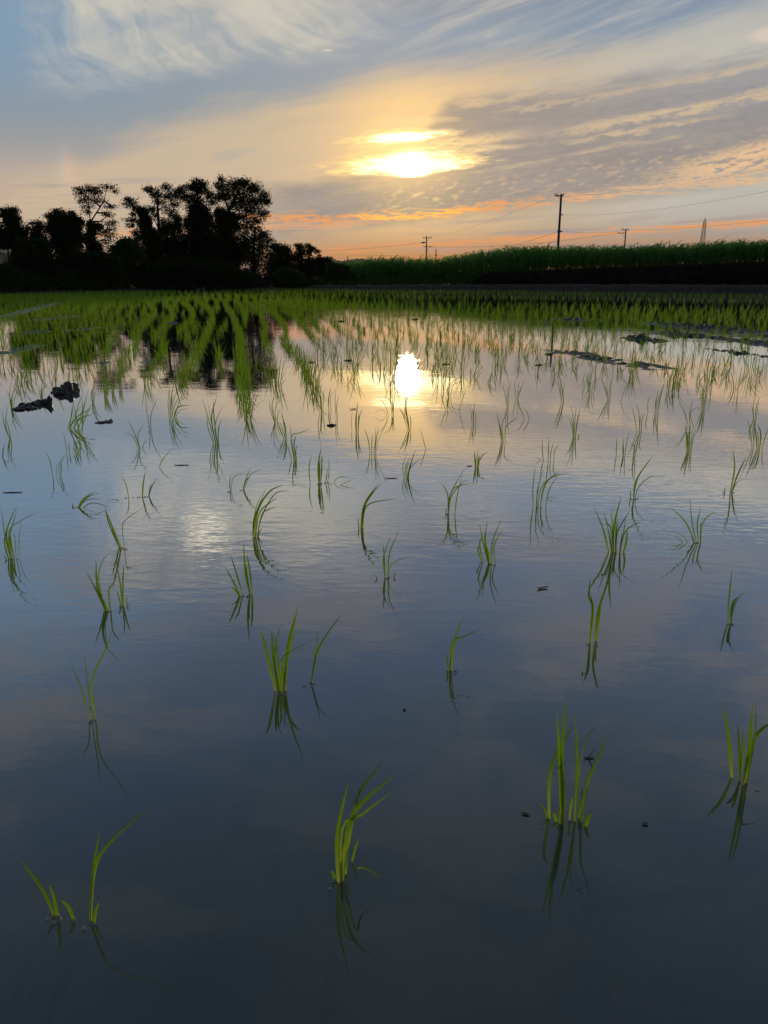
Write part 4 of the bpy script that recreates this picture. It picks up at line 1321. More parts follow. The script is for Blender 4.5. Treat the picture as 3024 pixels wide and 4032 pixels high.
# ------------------------------------------------------------------ foliage
def leaf_cloud(clumps, size, seed=0):
    """clumps: (center(3), radii(3), count). Diamond leaves scattered through sub-clumps."""
    r = np.random.default_rng(seed)
    Cs, Ns = [], []
    for (c, R, cnt, sub, core) in clumps:
        ns = sub
        d = r.normal(size=(ns, 3))
        d /= np.linalg.norm(d, axis=1)[:, None]
        rad = r.uniform(core, 1.0, ns) ** .6
        sc = np.array(c) + d * rad[:, None] * np.array(R) * .86
        mR = float(np.mean(R))
        sr = r.uniform(.26, .55, ns) * mR + .06
        if core == 0:
            sr = r.uniform(.35, .6, ns) * mR + .04
        per = np.maximum(3, (cnt * (sr ** 2) / np.sum(sr ** 2)).astype(int))
        idx = np.repeat(np.arange(ns), per)
        g = np.clip(r.normal(size=(len(idx), 3)), -2.2, 2.2)
        p = sc[idx] + g * ((.58 if core else .52) * sr[idx])[:, None] * np.array((1.15, 1.1, .78))
        Cs.append(p)
        if core == 0:                                # a solid heart under the outer leaves
            m_ = int(cnt * .8)
            g = r.normal(size=(m_, 3))
            g /= np.linalg.norm(g, axis=1)[:, None]
            p = np.array(c) + g * (r.uniform(0, 1, m_) ** .4)[:, None] * np.array(R) * .92
            Cs.append(p)
        else:                                        # loose sprays of leaves that fray the outline
            for _ in range(sub):
                d0 = r.normal(size=3)
                d0 /= np.linalg.norm(d0)
                d0[2] = abs(d0[2]) * .8 if r.random() < .7 else d0[2]
                k_ = int(max(5, cnt / sub * .16))
                f_ = r.uniform(.6, 1.0 + r.uniform(.15, .6), k_)[:, None]
                Cs.append(np.array(c) + d0[None] * f_ * np.array(R) + r.normal(0, .035 + .03 * mR, (k_, 3)))
    P = np.concatenate(Cs)
    n = len(P)
    a = r.normal(size=(n, 3))
    a /= np.linalg.norm(a, axis=1)[:, None]
    b = r.normal(size=(n, 3))
    b -= a * np.sum(a * b, 1)[:, None]
    b /= np.linalg.norm(b, axis=1)[:, None]
    s = (size * r.uniform(.6, 1.3, n))[:, None]
    V = np.stack([P - a * s * .5, P + b * s * .28, P + a * s * .5, P - b * s * .28], 1).reshape(-1, 3)
    Q = np.arange(n * 4).reshape(-1, 4)
    return V, Q


def fol(name, clumps, size, mtl, parent, seed):
    V, Q = leaf_cloud(clumps, size, seed)
    V = V - np.array(parent.location)
    return link(name, mesh_np(name, V, Q, mtl, None, False), parent)


def cl(px, py, rx, ry, Y, cnt, sub=14, core=.25, deep=None):
    c = at(px, py, Y)
    k = Y / F / math.cos(PITCH) * 1.0
    R = (rx * k, (deep if deep else (rx + ry) / 2) * k, ry * k)
    return (c, R, cnt, sub, core)


def branchy(b, pts, Y, r0, r1, jit=.0):
    P = [at(px, py, Y + dy) for px, py, dy in pts]
    n = len(P)
    b.tube(P, [r0 + (r1 - r0) * i / (n - 1) for i in range(n)], 7)


def tree(label, Y, trunk, limbs, crown, ivy=None, leaf=.13, seed=1, twigs=True):
    base = at(trunk[0][0], trunk[0][1], Y)
    base[2] = 0
    root = thing('tree', base, label, 'tree', 'trees along the far left edge of the paddy')
    b = MB()
    tr = [(px, py, 0) for px, py in trunk]
    P = [np.array((base[0], Y, -.1))] + [at(px, py, Y) for px, py in trunk[1:]]
    n = len(P)
    b.tube(P, [.15 - .11 * i / (n - 1) for i in range(n)], 8)
    r = random.Random(seed)
    for lm in limbs:
        branchy(b, [(px, py, (i * r.uniform(-.25, .25))) for i, (px, py) in enumerate(lm)], Y, .05, .012)
    if twigs:
        for (c, R, cnt, sub, core) in crown:
            for _ in range(7):
                d = Vector((r.gauss(0, 1), r.gauss(0, 1), r.gauss(0, 1))).normalized()
                e = Vector(c) + Vector((d.x * R[0], d.y * R[1], d.z * R[2])) * .9
                mid = (Vector(c) + e) / 2 + Vector((0, 0, .06))
                b.tube([Vector(c) - Vector((0, 0, R[2] * .4)), mid, e], [.022, .014, .005], 4, False)
    b.build('trunk', M_BARK, root, True)
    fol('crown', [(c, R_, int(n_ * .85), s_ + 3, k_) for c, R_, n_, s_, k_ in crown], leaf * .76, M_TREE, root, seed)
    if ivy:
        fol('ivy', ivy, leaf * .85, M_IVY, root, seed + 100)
    return root


# tall ivied columns and airy crowns, left to right
tree('ivy covered leaning tree at the far left edge, bent top', 43, [(85, 1120), (75, 990), (50, 880), (35, 830)],
     [[(50, 880), (25, 850), (0, 845)], [(45, 860), (62, 830)]],
     [cl(30, 832, 34, 14, 43, 700, 12, .1), cl(55, 830, 18, 10, 43, 260, 6, .1), cl(8, 850, 22, 12, 43, 350, 8, .1), cl(5, 905, 20, 30, 43, 900, 12), cl(105, 905, 18, 16, 43, 160, 7, .1)],
     [cl(48, 870, 26, 28, 43, 2000, 18, .0), cl(65, 930, 36, 45, 43, 3200, 22, .0), cl(88, 1000, 34, 60, 43, 2800, 20, .0), cl(14, 938, 28, 26, 43, 1600, 14, .0), cl(24, 968, 34, 12, 43, 900, 10, .0)], seed=1)
tree('wide flat topped ivy covered tree with small sky gaps under its crown', 45, [(270, 1120), (265, 1000), (262, 900), (255, 850)],
     [[(262, 900), (205, 850), (190, 845)], [(258, 880), (225, 835)], [(262, 880), (290, 840)], [(262, 930), (180, 890), (140, 885)]],
     [cl(228, 838, 26, 12, 45, 600, 12, .1), cl(200, 850, 20, 12, 45, 300, 8, .1), cl(280, 842, 22, 9, 45, 240, 8, .1), cl(150, 885, 26, 18, 45, 700, 12, .1), cl(180, 905, 26, 14, 45, 420, 10, .2), cl(240, 850, 22, 10, 45, 340, 8, .1)],
     [cl(282, 873, 46, 22, 45, 3000, 22, .0), cl(235, 868, 42, 20, 45, 2400, 20, .0), cl(290, 930, 32, 70, 45, 3800, 26, .0), cl(240, 960, 30, 90, 45, 3600, 26, .0), cl(215, 895, 26, 22, 45, 1400, 14, .0),
      cl(150, 945, 28, 50, 45, 2400, 18, .0), cl(270, 1050, 60, 60, 45, 3600, 26, .0)], seed=2)
tree('tall airy tree with bare forked upper trunk and see through crown', 47, [(357, 1120), (358, 1000), (357, 900), (355, 868), (362, 865)],
     [[(357, 875), (352, 840), (347, 790), (350, 745), (345, 725)], [(358, 872), (375, 845), (395, 815), (410, 790), (418, 750), (425, 730)],
      [(362, 872), (395, 872), (412, 858), (430, 850)], [(350, 780), (320, 755), (300, 742)], [(380, 838), (415, 838), (440, 838)],
      [(360, 900), (400, 890), (430, 880)], [(360, 930), (405, 915), (455, 920)], [(360, 960), (400, 945), (440, 945)], [(365, 985), (400, 965), (430, 978)],
      [(395, 815), (370, 790), (375, 760)], [(410, 790), (440, 815), (455, 825)]],
     [cl(350, 745, 34, 12, 47, 520, 13, .1), cl(318, 760, 24, 16, 47, 300, 9, .2), cl(375, 758, 28, 16, 47, 480, 12, .1), cl(425, 737, 26, 12, 47, 330, 10, .1),
      cl(300, 742, 16, 5, 47, 60, 4, .2), cl(452, 757, 18, 6, 47, 80, 5, .2), cl(335, 785, 26, 16, 47, 300, 10, .2), cl(385, 790, 32, 14, 47, 420, 11, .2), cl(350, 815, 26, 12, 47, 220, 8, .2), cl(345, 838, 18, 10, 47, 120, 6, .2),
      cl(435, 815, 22, 7, 47, 170, 7, .2), cl(420, 845, 30, 9, 47, 320, 9, .1), cl(442, 878, 26, 12, 47, 330, 9, .1), cl(435, 905, 24, 10, 47, 240, 8, .1), cl(430, 930, 34, 14, 47, 380, 11, .2),
      cl(400, 912, 26, 12, 47, 320, 9, .2), cl(415, 955, 30, 12, 47, 280, 9, .2), cl(432, 978, 20, 8, 47, 120, 6, .2), cl(315, 790, 12, 10, 47, 80, 4, .2)],
     [cl(360, 900, 20, 30, 47, 1300, 14, .0), cl(385, 895, 24, 12, 47, 650, 10, .0), cl(355, 950, 22, 40, 47, 1800, 16, .0), cl(365, 1010, 26, 40, 47, 2200, 16, .0), cl(385, 975, 18, 26, 47, 600, 10, .0), cl(360, 1070, 40, 50, 47, 2200, 18, .0)], leaf=.115, seed=3)
tree('slim ivy column tree with ragged twigs on its left side', 49, [(590, 1130), (580, 1000), (565, 900), (560, 830)],
     [[(560, 850), (530, 815), (500, 795)], [(565, 890), (525, 870), (492, 866)], [(570, 930), (535, 920), (515, 918)], [(562, 860), (590, 830)]],
     [cl(515, 800, 30, 16, 49, 620, 13, .1), cl(505, 785, 16, 8, 49, 150, 6, .1), cl(540, 822, 24, 10, 49, 380, 9, .1), cl(520, 868, 30, 11, 49, 330, 10, .1), cl(515, 890, 18, 10, 49, 150, 6, .1), cl(530, 918, 18, 10, 49, 260, 7, .1), cl(545, 935, 16, 14, 49, 260, 7, .1), cl(600, 830, 22, 14, 49, 240, 8, .1), cl(530, 845, 18, 10, 49, 150, 6, .1)],
     [cl(562, 840, 18, 22, 49, 1300, 13, .0), cl(575, 880, 24, 32, 49, 2000, 18, .0), cl(590, 935, 36, 45, 49, 3200, 24, .0), cl(600, 1000, 46, 60, 49, 3800, 26, .0), cl(600, 1070, 60, 50, 49, 3600, 26, .0)], seed=4)
tree('airy twin stemmed tree between two ivy columns, layered foliage', 51, [(640, 1130), (632, 1000), (625, 890), (620, 800), (622, 745)],
     [[(640, 940), (655, 890), (680, 830), (700, 790)], [(625, 900), (610, 870), (595, 850)], [(620, 800), (595, 760), (575, 748)], [(620, 780), (650, 740)], [(648, 900), (690, 880)], [(622, 830), (650, 810)]],
     [cl(600, 745, 30, 10, 51, 480, 11, .1), cl(650, 738, 26, 14, 51, 520, 11, .1), cl(575, 752, 16, 6, 51, 90, 5, .2), cl(610, 772, 24, 14, 51, 520, 10, .1), cl(650, 775, 30, 14, 51, 520, 11, .1), cl(625, 800, 26, 12, 51, 420, 10, .2), cl(590, 825, 22, 10, 51, 200, 7, .2), cl(655, 825, 26, 16, 51, 380, 10, .2),
      cl(690, 800, 24, 20, 51, 600, 11, .2), cl(680, 850, 26, 22, 51, 620, 12, .2), cl(640, 868, 22, 12, 51, 240, 8, .2), cl(610, 850, 20, 14, 51, 170, 7, .2), cl(665, 895, 30, 22, 51, 800, 13, .2), cl(695, 895, 24, 26, 51, 800, 12, .2), cl(640, 915, 26, 16, 51, 500, 10, .2)],
     [cl(660, 960, 50, 40, 51, 2600, 22, .0), cl(650, 1030, 60, 60, 51, 3600, 26, .0), cl(700, 870, 14, 34, 51, 600, 9, .0), cl(705, 960, 34, 70, 51, 3000, 20, .0), cl(655, 905, 30, 26, 51, 900, 10, .0)], leaf=.12, seed=5)
tree('broad ivy column tree with a leafy tuft on top, tallest dark pillar', 52, [(775, 1130), (775, 1000), (778, 880), (780, 790), (775, 720)],
     [[(778, 800), (740, 770), (700, 750)], [(778, 790), (810, 740), (800, 710)], [(776, 760), (760, 725)], [(780, 800), (830, 790)]],
     [cl(775, 722, 24, 18, 52, 700, 12, .1), cl(800, 725, 18, 20, 52, 500, 10, .1), cl(750, 740, 28, 16, 52, 800, 12, .1), cl(715, 752, 28, 14, 52, 700, 11, .1), cl(690, 770, 24, 14, 52, 500, 10, .1), cl(735, 775, 34, 16, 52, 900, 14, .1), cl(790, 755, 34, 20, 52, 1300, 16, .1), cl(825, 770, 22, 20, 52, 600, 11, .1), cl(835, 800, 22, 14, 52, 400, 9, .2), cl(770, 790, 40, 16, 52, 1100, 14, .1)],
     [cl(780, 830, 38, 30, 52, 3000, 22, .0), cl(772, 880, 48, 40, 52, 4200, 28, .0), cl(770, 950, 48, 55, 52, 4200, 28, .0), cl(770, 1030, 60, 60, 52, 4200, 28, .0), cl(810, 860, 28, 40, 52, 1800, 18, .0), cl(830, 960, 40, 75, 52, 3600, 24, .0), cl(700, 1040, 50, 60, 52, 3000, 20, .0)], seed=6)
tree('largest tree, rounded leafy crown bulging to the right over an ivied trunk', 54, [(880, 1130), (878, 1000), (880, 900), (900, 830), (930, 770), (950, 730)],
     [[(890, 860), (960, 810), (1010, 780)], [(900, 830), (880, 770), (870, 715)], [(930, 770), (1000, 740)], [(900, 870), (980, 860), (1030, 850)], [(895, 880), (960, 900), (1000, 890)]],
     [cl(872, 705, 14, 16, 54, 380, 8, .1), cl(868, 738, 26, 20, 54, 900, 13, .1), cl(925, 725, 32, 20, 54, 1500, 16, .1), cl(965, 728, 30, 20, 54, 1300, 15, .1), cl(1005, 745, 28, 24, 54, 1300, 15, .1), cl(1040, 775, 24, 26, 54, 1000, 14, .1),
      cl(900, 765, 40, 24, 54, 1700, 18, .1), cl(955, 775, 42, 28, 54, 2100, 20, .1), cl(1005, 795, 36, 26, 54, 1600, 17, .1), cl(1050, 800, 16, 14, 54, 300, 7, .1), cl(925, 815, 40, 22, 54, 1500, 17, .1), cl(975, 830, 34, 20, 54, 1100, 14, .15),
      cl(1030, 840, 26, 20, 54, 800, 12, .1), cl(1010, 868, 26, 14, 54, 550, 10, .2), cl(945, 855, 30, 18, 54, 900, 13, .15), cl(860, 780, 28, 16, 54, 700, 11, .1), cl(980, 875, 22, 12, 54, 320, 8, .2)],
     [cl(868, 845, 26, 30, 54, 1700, 16, .0), cl(885, 890, 46, 36, 54, 3600, 26, .0), cl(890, 950, 44, 50, 54, 3800, 26, .0), cl(890, 1030, 60, 65, 54, 4400, 30, .0), cl(905, 860, 32, 26, 54, 1500, 14, .0), cl(945, 985, 40, 60, 54, 3000, 20, .0), cl(840, 1000, 40, 70, 54, 3000, 20, .0), cl(935, 895, 26, 26, 54, 900, 10, .05)], seed=7)
tree('smaller round tree half under the right side of the largest crown', 52, [(1000, 1130), (1000, 1020), (1000, 950), (1005, 910)],
     [[(1000, 950), (1040, 930), (1060, 935)], [(1000, 940), (960, 920)]],
     [cl(985, 895, 28, 16, 52, 460, 10, .2), cl(960, 915, 24, 18, 52, 420, 9, .2), cl(1010, 910, 26, 18, 52, 600, 11, .15), cl(1040, 925, 26, 16, 52, 700, 11, .1), cl(1058, 948, 12, 16, 52, 200, 6, .1), cl(1020, 950, 40, 24, 52, 1700, 18, .1), cl(965, 955, 30, 22, 52, 900, 12, .15), cl(1000, 990, 46, 30, 52, 2200, 20, .1), cl(1010, 1040, 54, 40, 52, 2800, 22, .05), cl(980, 1090, 50, 36, 52, 2000, 18, .05)], None, seed=8)
tree('dark rounded tree right of the tall group, smooth sloping top', 62, [(1095, 1110), (1095, 1040), (1098, 990)],
     [[(1095, 1030), (1065, 990)], [(1097, 1020), (1125, 985)]],
     [cl(1085, 975, 34, 14, 62, 1200, 14, .05), cl(1115, 985, 34, 20, 62, 1500, 16, .05), cl(1140, 1010, 26, 22, 62, 1300, 14, .05), cl(1090, 1020, 50, 40, 62, 3000, 24, .0), cl(1130, 1050, 40, 36, 62, 2200, 18, .0), cl(1070, 1060, 40, 40, 62, 2200, 18, .0)], None, leaf=.15, seed=9)
tree('dark blunt tree left of the curling snag like tree', 63, [(1180, 1110), (1180, 1040), (1178, 980)],
     [[(1180, 1010), (1172, 970)], [(1180, 1010), (1195, 980)]],
     [cl(1180, 972, 16, 14, 63, 620, 9, .05), cl(1195, 990, 18, 16, 63, 700, 10, .05), cl(1175, 1010, 22, 30, 63, 1500, 14, .0), cl(1190, 1050, 36, 40, 63, 2200, 18, .0), cl(1165, 965, 8, 8, 63, 90, 4, .1)], None, leaf=.14, seed=10)
tree('small curling snag like tree with top bent over to the right', 63, [(1220, 1110), (1218, 1040), (1216, 990), (1222, 968), (1240, 980), (1256, 1000)],
     [[(1216, 990), (1208, 968)]],
     [cl(1214, 968, 14, 9, 63, 420, 8, .05), cl(1232, 980, 14, 9, 63, 380, 8, .05), cl(1250, 994, 11, 8, 63, 240, 6, .05), cl(1258, 1005, 5, 6, 63, 60, 3, .05), cl(1218, 990, 12, 14, 63, 420, 8, .0), cl(1220, 1030, 22, 30, 63, 1300, 14, .0), cl(1225, 1070, 34, 30, 63, 1500, 14, .0)], None, leaf=.13, seed=11)
tree('last dark tree tapering down towards the gap with hills', 62, [(1275, 1110), (1272, 1060), (1270, 1020)],
     [[(1272, 1050), (1300, 1030)]],
     [cl(1255, 1025, 26, 14, 62, 1000, 12, .0), cl(1285, 1032, 24, 16, 62, 1000, 12, .0), cl(1305, 1052, 20, 20, 62, 900, 11, .0), cl(1270, 1065, 46, 34, 62, 2600, 20, .0), cl(1318, 1072, 16, 16, 62, 500, 8, .0)], None, leaf=.15, seed=12)


def shrub(label, Y, pxb, clumps, mtl, leaf, seed, stems=4):
    base = at(pxb[0], pxb[1], Y)
    base[2] = 0
    root = thing('shrub', base, label, 'shrub', 'shrubs below the trees')
    b = MB()
    r = random.Random(seed)
    for i in range(stems):
        c = clumps[i % len(clumps)][0]
        e = np.array(c)
        s = np.array((base[0] + r.uniform(-.2, .2) * abs(e[0] - base[0] + .5), Y + r.uniform(-.1, .1), -.1))
        b.tube([s, (s + e) / 2 + np.array((0, 0, .08)), e], [.03, .02, .008], 5, False)
    b.build('stem', M_BARK, root, True)
    fol('foliage', clumps, leaf, mtl, root, seed)
    return root


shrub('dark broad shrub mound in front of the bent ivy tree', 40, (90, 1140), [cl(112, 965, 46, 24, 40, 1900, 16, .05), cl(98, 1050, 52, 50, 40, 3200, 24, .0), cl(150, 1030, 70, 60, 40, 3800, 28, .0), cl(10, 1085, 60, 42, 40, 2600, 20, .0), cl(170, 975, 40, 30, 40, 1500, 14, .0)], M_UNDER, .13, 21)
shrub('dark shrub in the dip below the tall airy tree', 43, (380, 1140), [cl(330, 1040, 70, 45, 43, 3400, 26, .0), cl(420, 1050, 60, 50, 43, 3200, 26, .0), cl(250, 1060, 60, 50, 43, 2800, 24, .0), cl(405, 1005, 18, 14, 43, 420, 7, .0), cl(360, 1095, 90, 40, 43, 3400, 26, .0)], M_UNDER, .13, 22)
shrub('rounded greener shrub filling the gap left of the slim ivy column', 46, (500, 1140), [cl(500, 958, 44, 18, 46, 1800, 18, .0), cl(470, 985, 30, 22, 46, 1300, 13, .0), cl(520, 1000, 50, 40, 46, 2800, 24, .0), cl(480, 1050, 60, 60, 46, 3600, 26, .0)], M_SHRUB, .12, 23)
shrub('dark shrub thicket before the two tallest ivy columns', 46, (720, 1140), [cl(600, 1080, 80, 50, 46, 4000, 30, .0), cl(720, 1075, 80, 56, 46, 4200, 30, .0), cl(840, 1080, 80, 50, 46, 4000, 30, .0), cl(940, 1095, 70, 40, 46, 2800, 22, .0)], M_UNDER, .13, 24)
shrub('green rounded shrub in front of the dark trees right of the tall group', 53, (1125, 1130), [cl(1125, 1072, 40, 16, 53, 1500, 15, .0), cl(1160, 1088, 36, 20, 53, 1300, 14, .0), cl(1100, 1095, 46, 28, 53, 1700, 16, .0), cl(1150, 1110, 56, 18, 53, 1500, 15, .0)], M_SHRUB, .11, 25)
shrub('pale green bush at the left end of the tall crop', 55, (1320, 1115), [cl(1315, 1055, 30, 16, 55, 1000, 13, .0), cl(1345, 1058, 34, 16, 55, 1100, 13, .0), cl(1310, 1080, 34, 20, 55, 1200, 14, .0), cl(1360, 1085, 40, 22, 55, 1300, 14, .0), cl(1305, 1040, 10, 8, 55, 130, 4, .0)], M_SHRUB, .13, 26)


# low dark growth along the rim under the trees
def undergrowth():
    cs = []
    r = random.Random(5)
    for i, p in enumerate(EE):
        px, _ = pix((p[0], p[1], 0.0))
        if px < -500 or px > 1180:
            continue
        n = out_dir(i, EE)
        for k in range(3):
            o = .5 + k * .55 + r.uniform(-.2, .2)
            R = r.uniform(.30, .5) * (1 + .35 * k)
            c = (p[0] + n[0] * o + r.uniform(-.2, .2), p[1] + n[1] * o + r.uniform(-.2, .2), R * .45 + .1 + .18 * k)
            cs.append((c, (R, R, R * .8), 200, 7, .0))
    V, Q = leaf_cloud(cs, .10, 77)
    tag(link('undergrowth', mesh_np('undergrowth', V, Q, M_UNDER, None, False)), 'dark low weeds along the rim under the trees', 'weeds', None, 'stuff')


undergrowth()


# grass slope left of the bank, grass fringe on the bank
def grass():
    xs, ys, zs = [], [], []
    r = np.random.default_rng(9)
    a, b = np.array((-6.8, 55.4)), np.array((6.4, 51.6))
    n = 9000
    f = r.uniform(0, 1, n)
    o = r.uniform(0, 3.2, n)
    p = a[None] + (b - a)[None] * f[:, None] + np.array((.28, .96))[None] * o[:, None] - np.array((0, .9))
    z = .10 + .10 * o + .12 * f
    pt = resample(BANK, .35)
    q = []
    for i in range(9000):
        k = r.integers(0, len(pt))
        nn = out_dir(int(k), pt)
        px, _ = pix((pt[k][0], pt[k][1], 1.0))
        zt = bank_z(min(px, 3024), pt[k][1])
        q.append((pt[k][0] + nn[0] * (oo := r.uniform(.45, 2.4)) + r.uniform(-.2, .2), pt[k][1] + nn[1] * oo, zt - .05))
    q = np.array(q)
    P = np.concatenate([np.stack([p[:, 0], p[:, 1], z], -1), q])
    N = len(P)
    L = np.concatenate([r.uniform(.22, .50, n), r.uniform(.08, .42, len(q))])
    V, Q, T = blades(P, r.uniform(0, 6.28, N), np.abs(r.normal(.15, .15, N)), np.abs(r.normal(.7, .4, N)), L, r.uniform(.018, .034, N), 3, r.uniform(-1, 1, N))
    tag(link('grass', mesh_np('grass', V, Q, M_GRASS)), 'rough green grass on the slope beside the black bank', 'grass', None, 'stuff')


grass()


def corn():
    r = np.random.default_rng(19)
    tp = [(1330, 1050), (1400, 1042), (1460, 1030), (1540, 1027), (1620, 1031), (1720, 1030), (1790, 1018), (1860, 1006), (1930, 996), (2010, 988), (2120, 985), (2220, 984), (2330, 986), (2450, 985), (2560, 980), (2680, 978), (2780, 972), (2880, 966), (3024, 962), (3300, 955)]
    tx = [a for a, b in tp]
    ty = [b for a, b in tp]
    bases, heights = [], []
    line = [np.array(a) for a in ((-4.2, 58.8), (2.0, 55.2), (6.2, 52.2), (9.3, 49.4), (13.3, 44.9), (20.2, 38.9), (27.6, 31.3))]
    lp = resample(line, .2)
    for i, p in enumerate(lp):
        nn = out_dir(i, lp)
        for k in range(11):
            for _ in range(1 if k > 3 else 2):
                o = k * .38 + r.uniform(0, .38)
                q = p + nn * o + r.uniform(-.15, .15, 2)
                px, _y = pix((q[0], q[1], 1.5))
                if px > 3300 or px < 1320:
                    continue
                top = at(px, float(np.interp(px, tx, ty)) + r.normal(1, 6.0) + 7.0 * fbm(q[0] * .9, q[1] * .9, 3.0), q[1])[2]
                gz = bank_z(min(max(px, 1832), 3024), q[1]) - .55 * max(0, 1 - (px - 1832) / 260) if px > 1832 else .35 + .2 * max(0, (px - 1400) / 450)
                if top - gz < .2:
                    continue
                bases.append((q[0], q[1], gz))
                heights.append((top - gz) * (1.0 if k < 7 else 1.02))
    B = np.array(bases)
    Hh = np.array(heights)
    n = len(B)
    # stalks
    P, phi, th, ka, L, w = [], [], [], [], [], []
    for i in range(n):
        nl = r.integers(10, 14)
        side = r.uniform(0, math.pi)
        for j in range(nl):
            f = .0 + .93 * (j + r.uniform(0, .6)) / nl
            P.append((B[i, 0], B[i, 1], B[i, 2] + Hh[i] * f))
            a = side + (math.pi if j % 2 else 0) + r.normal(0, .5)
            if r.random() < .4:
                a = r.normal(0, .6)                   # breeze to the right
            phi.append(a)
            th.append(abs(r.normal(.25, .12)))
            ka.append(r.uniform(1.2, 2.3))
            L.append(min(.75, .32 + Hh[i] * .3) * r.uniform(.6, 1.1))
            w.append(r.uniform(.032, .055))
    V, Q, T = blades(np.array(P), np.array(phi), np.array(th), np.array(ka), np.array(L), np.array(w), 5, r.normal(0, .45, len(P)), 1.2)
    SV, SQ, ST = blades(B, r.uniform(0, 6.28, n), np.abs(r.normal(.03, .03, n)), np.abs(r.normal(.08, .06, n)), Hh * .93, np.full(n, .03), 3, r.uniform(-1, 1, n))
    # a few seed plumes above the leaves
    pick = r.choice(n, n // 9, replace=False)
    PB = B[pick].copy()
    PB[:, 2] += Hh[pick] * .84
    PV, PQ, PT = blades(PB, r.normal(0.2, .8, len(pick)), np.abs(r.normal(.15, .12, len(pick))), np.abs(r.normal(.3, .2, len(pick))), r.uniform(.22, .42, len(pick)), np.full(len(pick), .05), 3, r.uniform(-1, 1, len(pick)))
    V2 = np.concatenate([V, SV, PV])
    Q2 = np.concatenate([Q, SQ + len(V), PQ + len(V) + len(SV)])
    tag(link('corn_crop', mesh_np('corn_crop', V2, Q2, M_CORN)), 'tall dense green crop with arching leaves on the bank', 'crop', None, 'stuff')
    print('corn', n, len(V2))


corn()

# ------------------------------------------------------------------ poles, pylons, wires
def utility_pole(label, Y, foot_px, top_px, arms, extras=()):
    top = at(*top_px, Y)
    base = np.array((top[0], Y, -.1))
    root = thing('utility_pole', base, label, 'utility pole', 'utility poles beyond the crop')
    k = Y / F
    b = MB()
    b.tube([base, top], [.17, .12], 10)
    b.tube([top, top + np.array((0, 0, .1))], [.12, .05], 10)
    b.build('pole', M_POLE, root, True)
    for (x0, x1, py) in arms:
        p0, p1 = at(x0, py, Y - .2), at(x1, py, Y - .2)
        z = (p0[2] + p1[2]) / 2
        b = MB()
        b.box(((p0[0] + p1[0]) / 2, Y - .2, z), (abs(p1[0] - p0[0]), .10, .12))
        arm = b.build('crossarm', M_STEEL, root)
        for f in (.04, .28, .72, .96):
            x = p0[0] + (p1[0] - p0[0]) * f
            if abs(x - top[0]) < .12:
                continue
            ins = MB()
            ins.tube([(x, Y - .2, z + .06), (x, Y - .2, z + .14), (x, Y - .2, z + .18), (x, Y - .2, z + .28)], [.025, .07, .05, .03], 8)
            ins.build('insulator', M_CERAM, root)
        br = MB()
        far = p0[0] if abs(p0[0] - top[0]) > abs(p1[0] - top[0]) else p1[0]
        br.tube([(top[0] + (far - top[0]) * .55, Y - .2, z - .05), (top[0], Y - .13, z - abs(far - top[0]) * .55 - .1)], .02, 5)
        br.build('brace', M_STEEL, root)
    for e in extras:
        e(root, Y, top)
    return root


P1, P2, P3, P2B = 95.0, 190.0, 170.0, 230.0


def p1_extra(root, Y, top):
    b = MB()
    p = at(2207, 846, Y)
    b.box((top[0] + .2, Y, p[2]), (.34, .08, .1))
    b.build('bracket', M_STEEL, root)
    p = at(2200, 911, Y)
    b = MB()
    b.tube([(top[0], Y, p[2] - .1), (top[0], Y, p[2] + .1)], [.2, .2], 10)
    b.box((top[0] + .25, Y, p[2]), (.3, .08, .12))
    b.build('bracket', M_STEEL, root)


def p2_extra(root, Y, top):
    p = at(1667, 955, Y)
    b = MB()
    b.tube([(top[0] - .2, Y - .2, p[2] + .05), (top[0] - .8, Y - .2, p[2]), (top[0] - 1.3, Y - .2, p[2] - .12)], [.06, .2, .07], 8)
    b.build('switch', M_CERAM, root)
    for s, z in ((-1, 1.2), (1, 2.2)):
        b = MB()
        b.tube([(top[0], Y, top[2] - 3.2 + z * .3), (top[0] + s * 2.6, Y, top[2] - 7.6)], .025, 5)
        b.build('stay_wire', M_WIRE, root)


utility_pole('tallest leaning utility pole with short crossarm, nearest behind the crop', P1, (2195, 985), (2210, 767), [(2184, 2219, 771)], (p1_extra,))
utility_pole('utility pole with two crossarms, left of the sun side of the crop', P2, (1682, 1020), (1680, 930), [(1665, 1700), (1667, 1702)] and [(1665, 1700, 937), (1667, 1702, 972)], (p2_extra,))
utility_pole('short thin pole just right of the two armed pole', P2B, (1717, 1020), (1717, 981), [(1712, 1723, 1006)])
utility_pole('utility pole with a top crossarm and longer left arm, right part of the crop', P3, (2461, 980), (2465, 902), [(2447, 2476, 905), (2432, 2464, 918)])


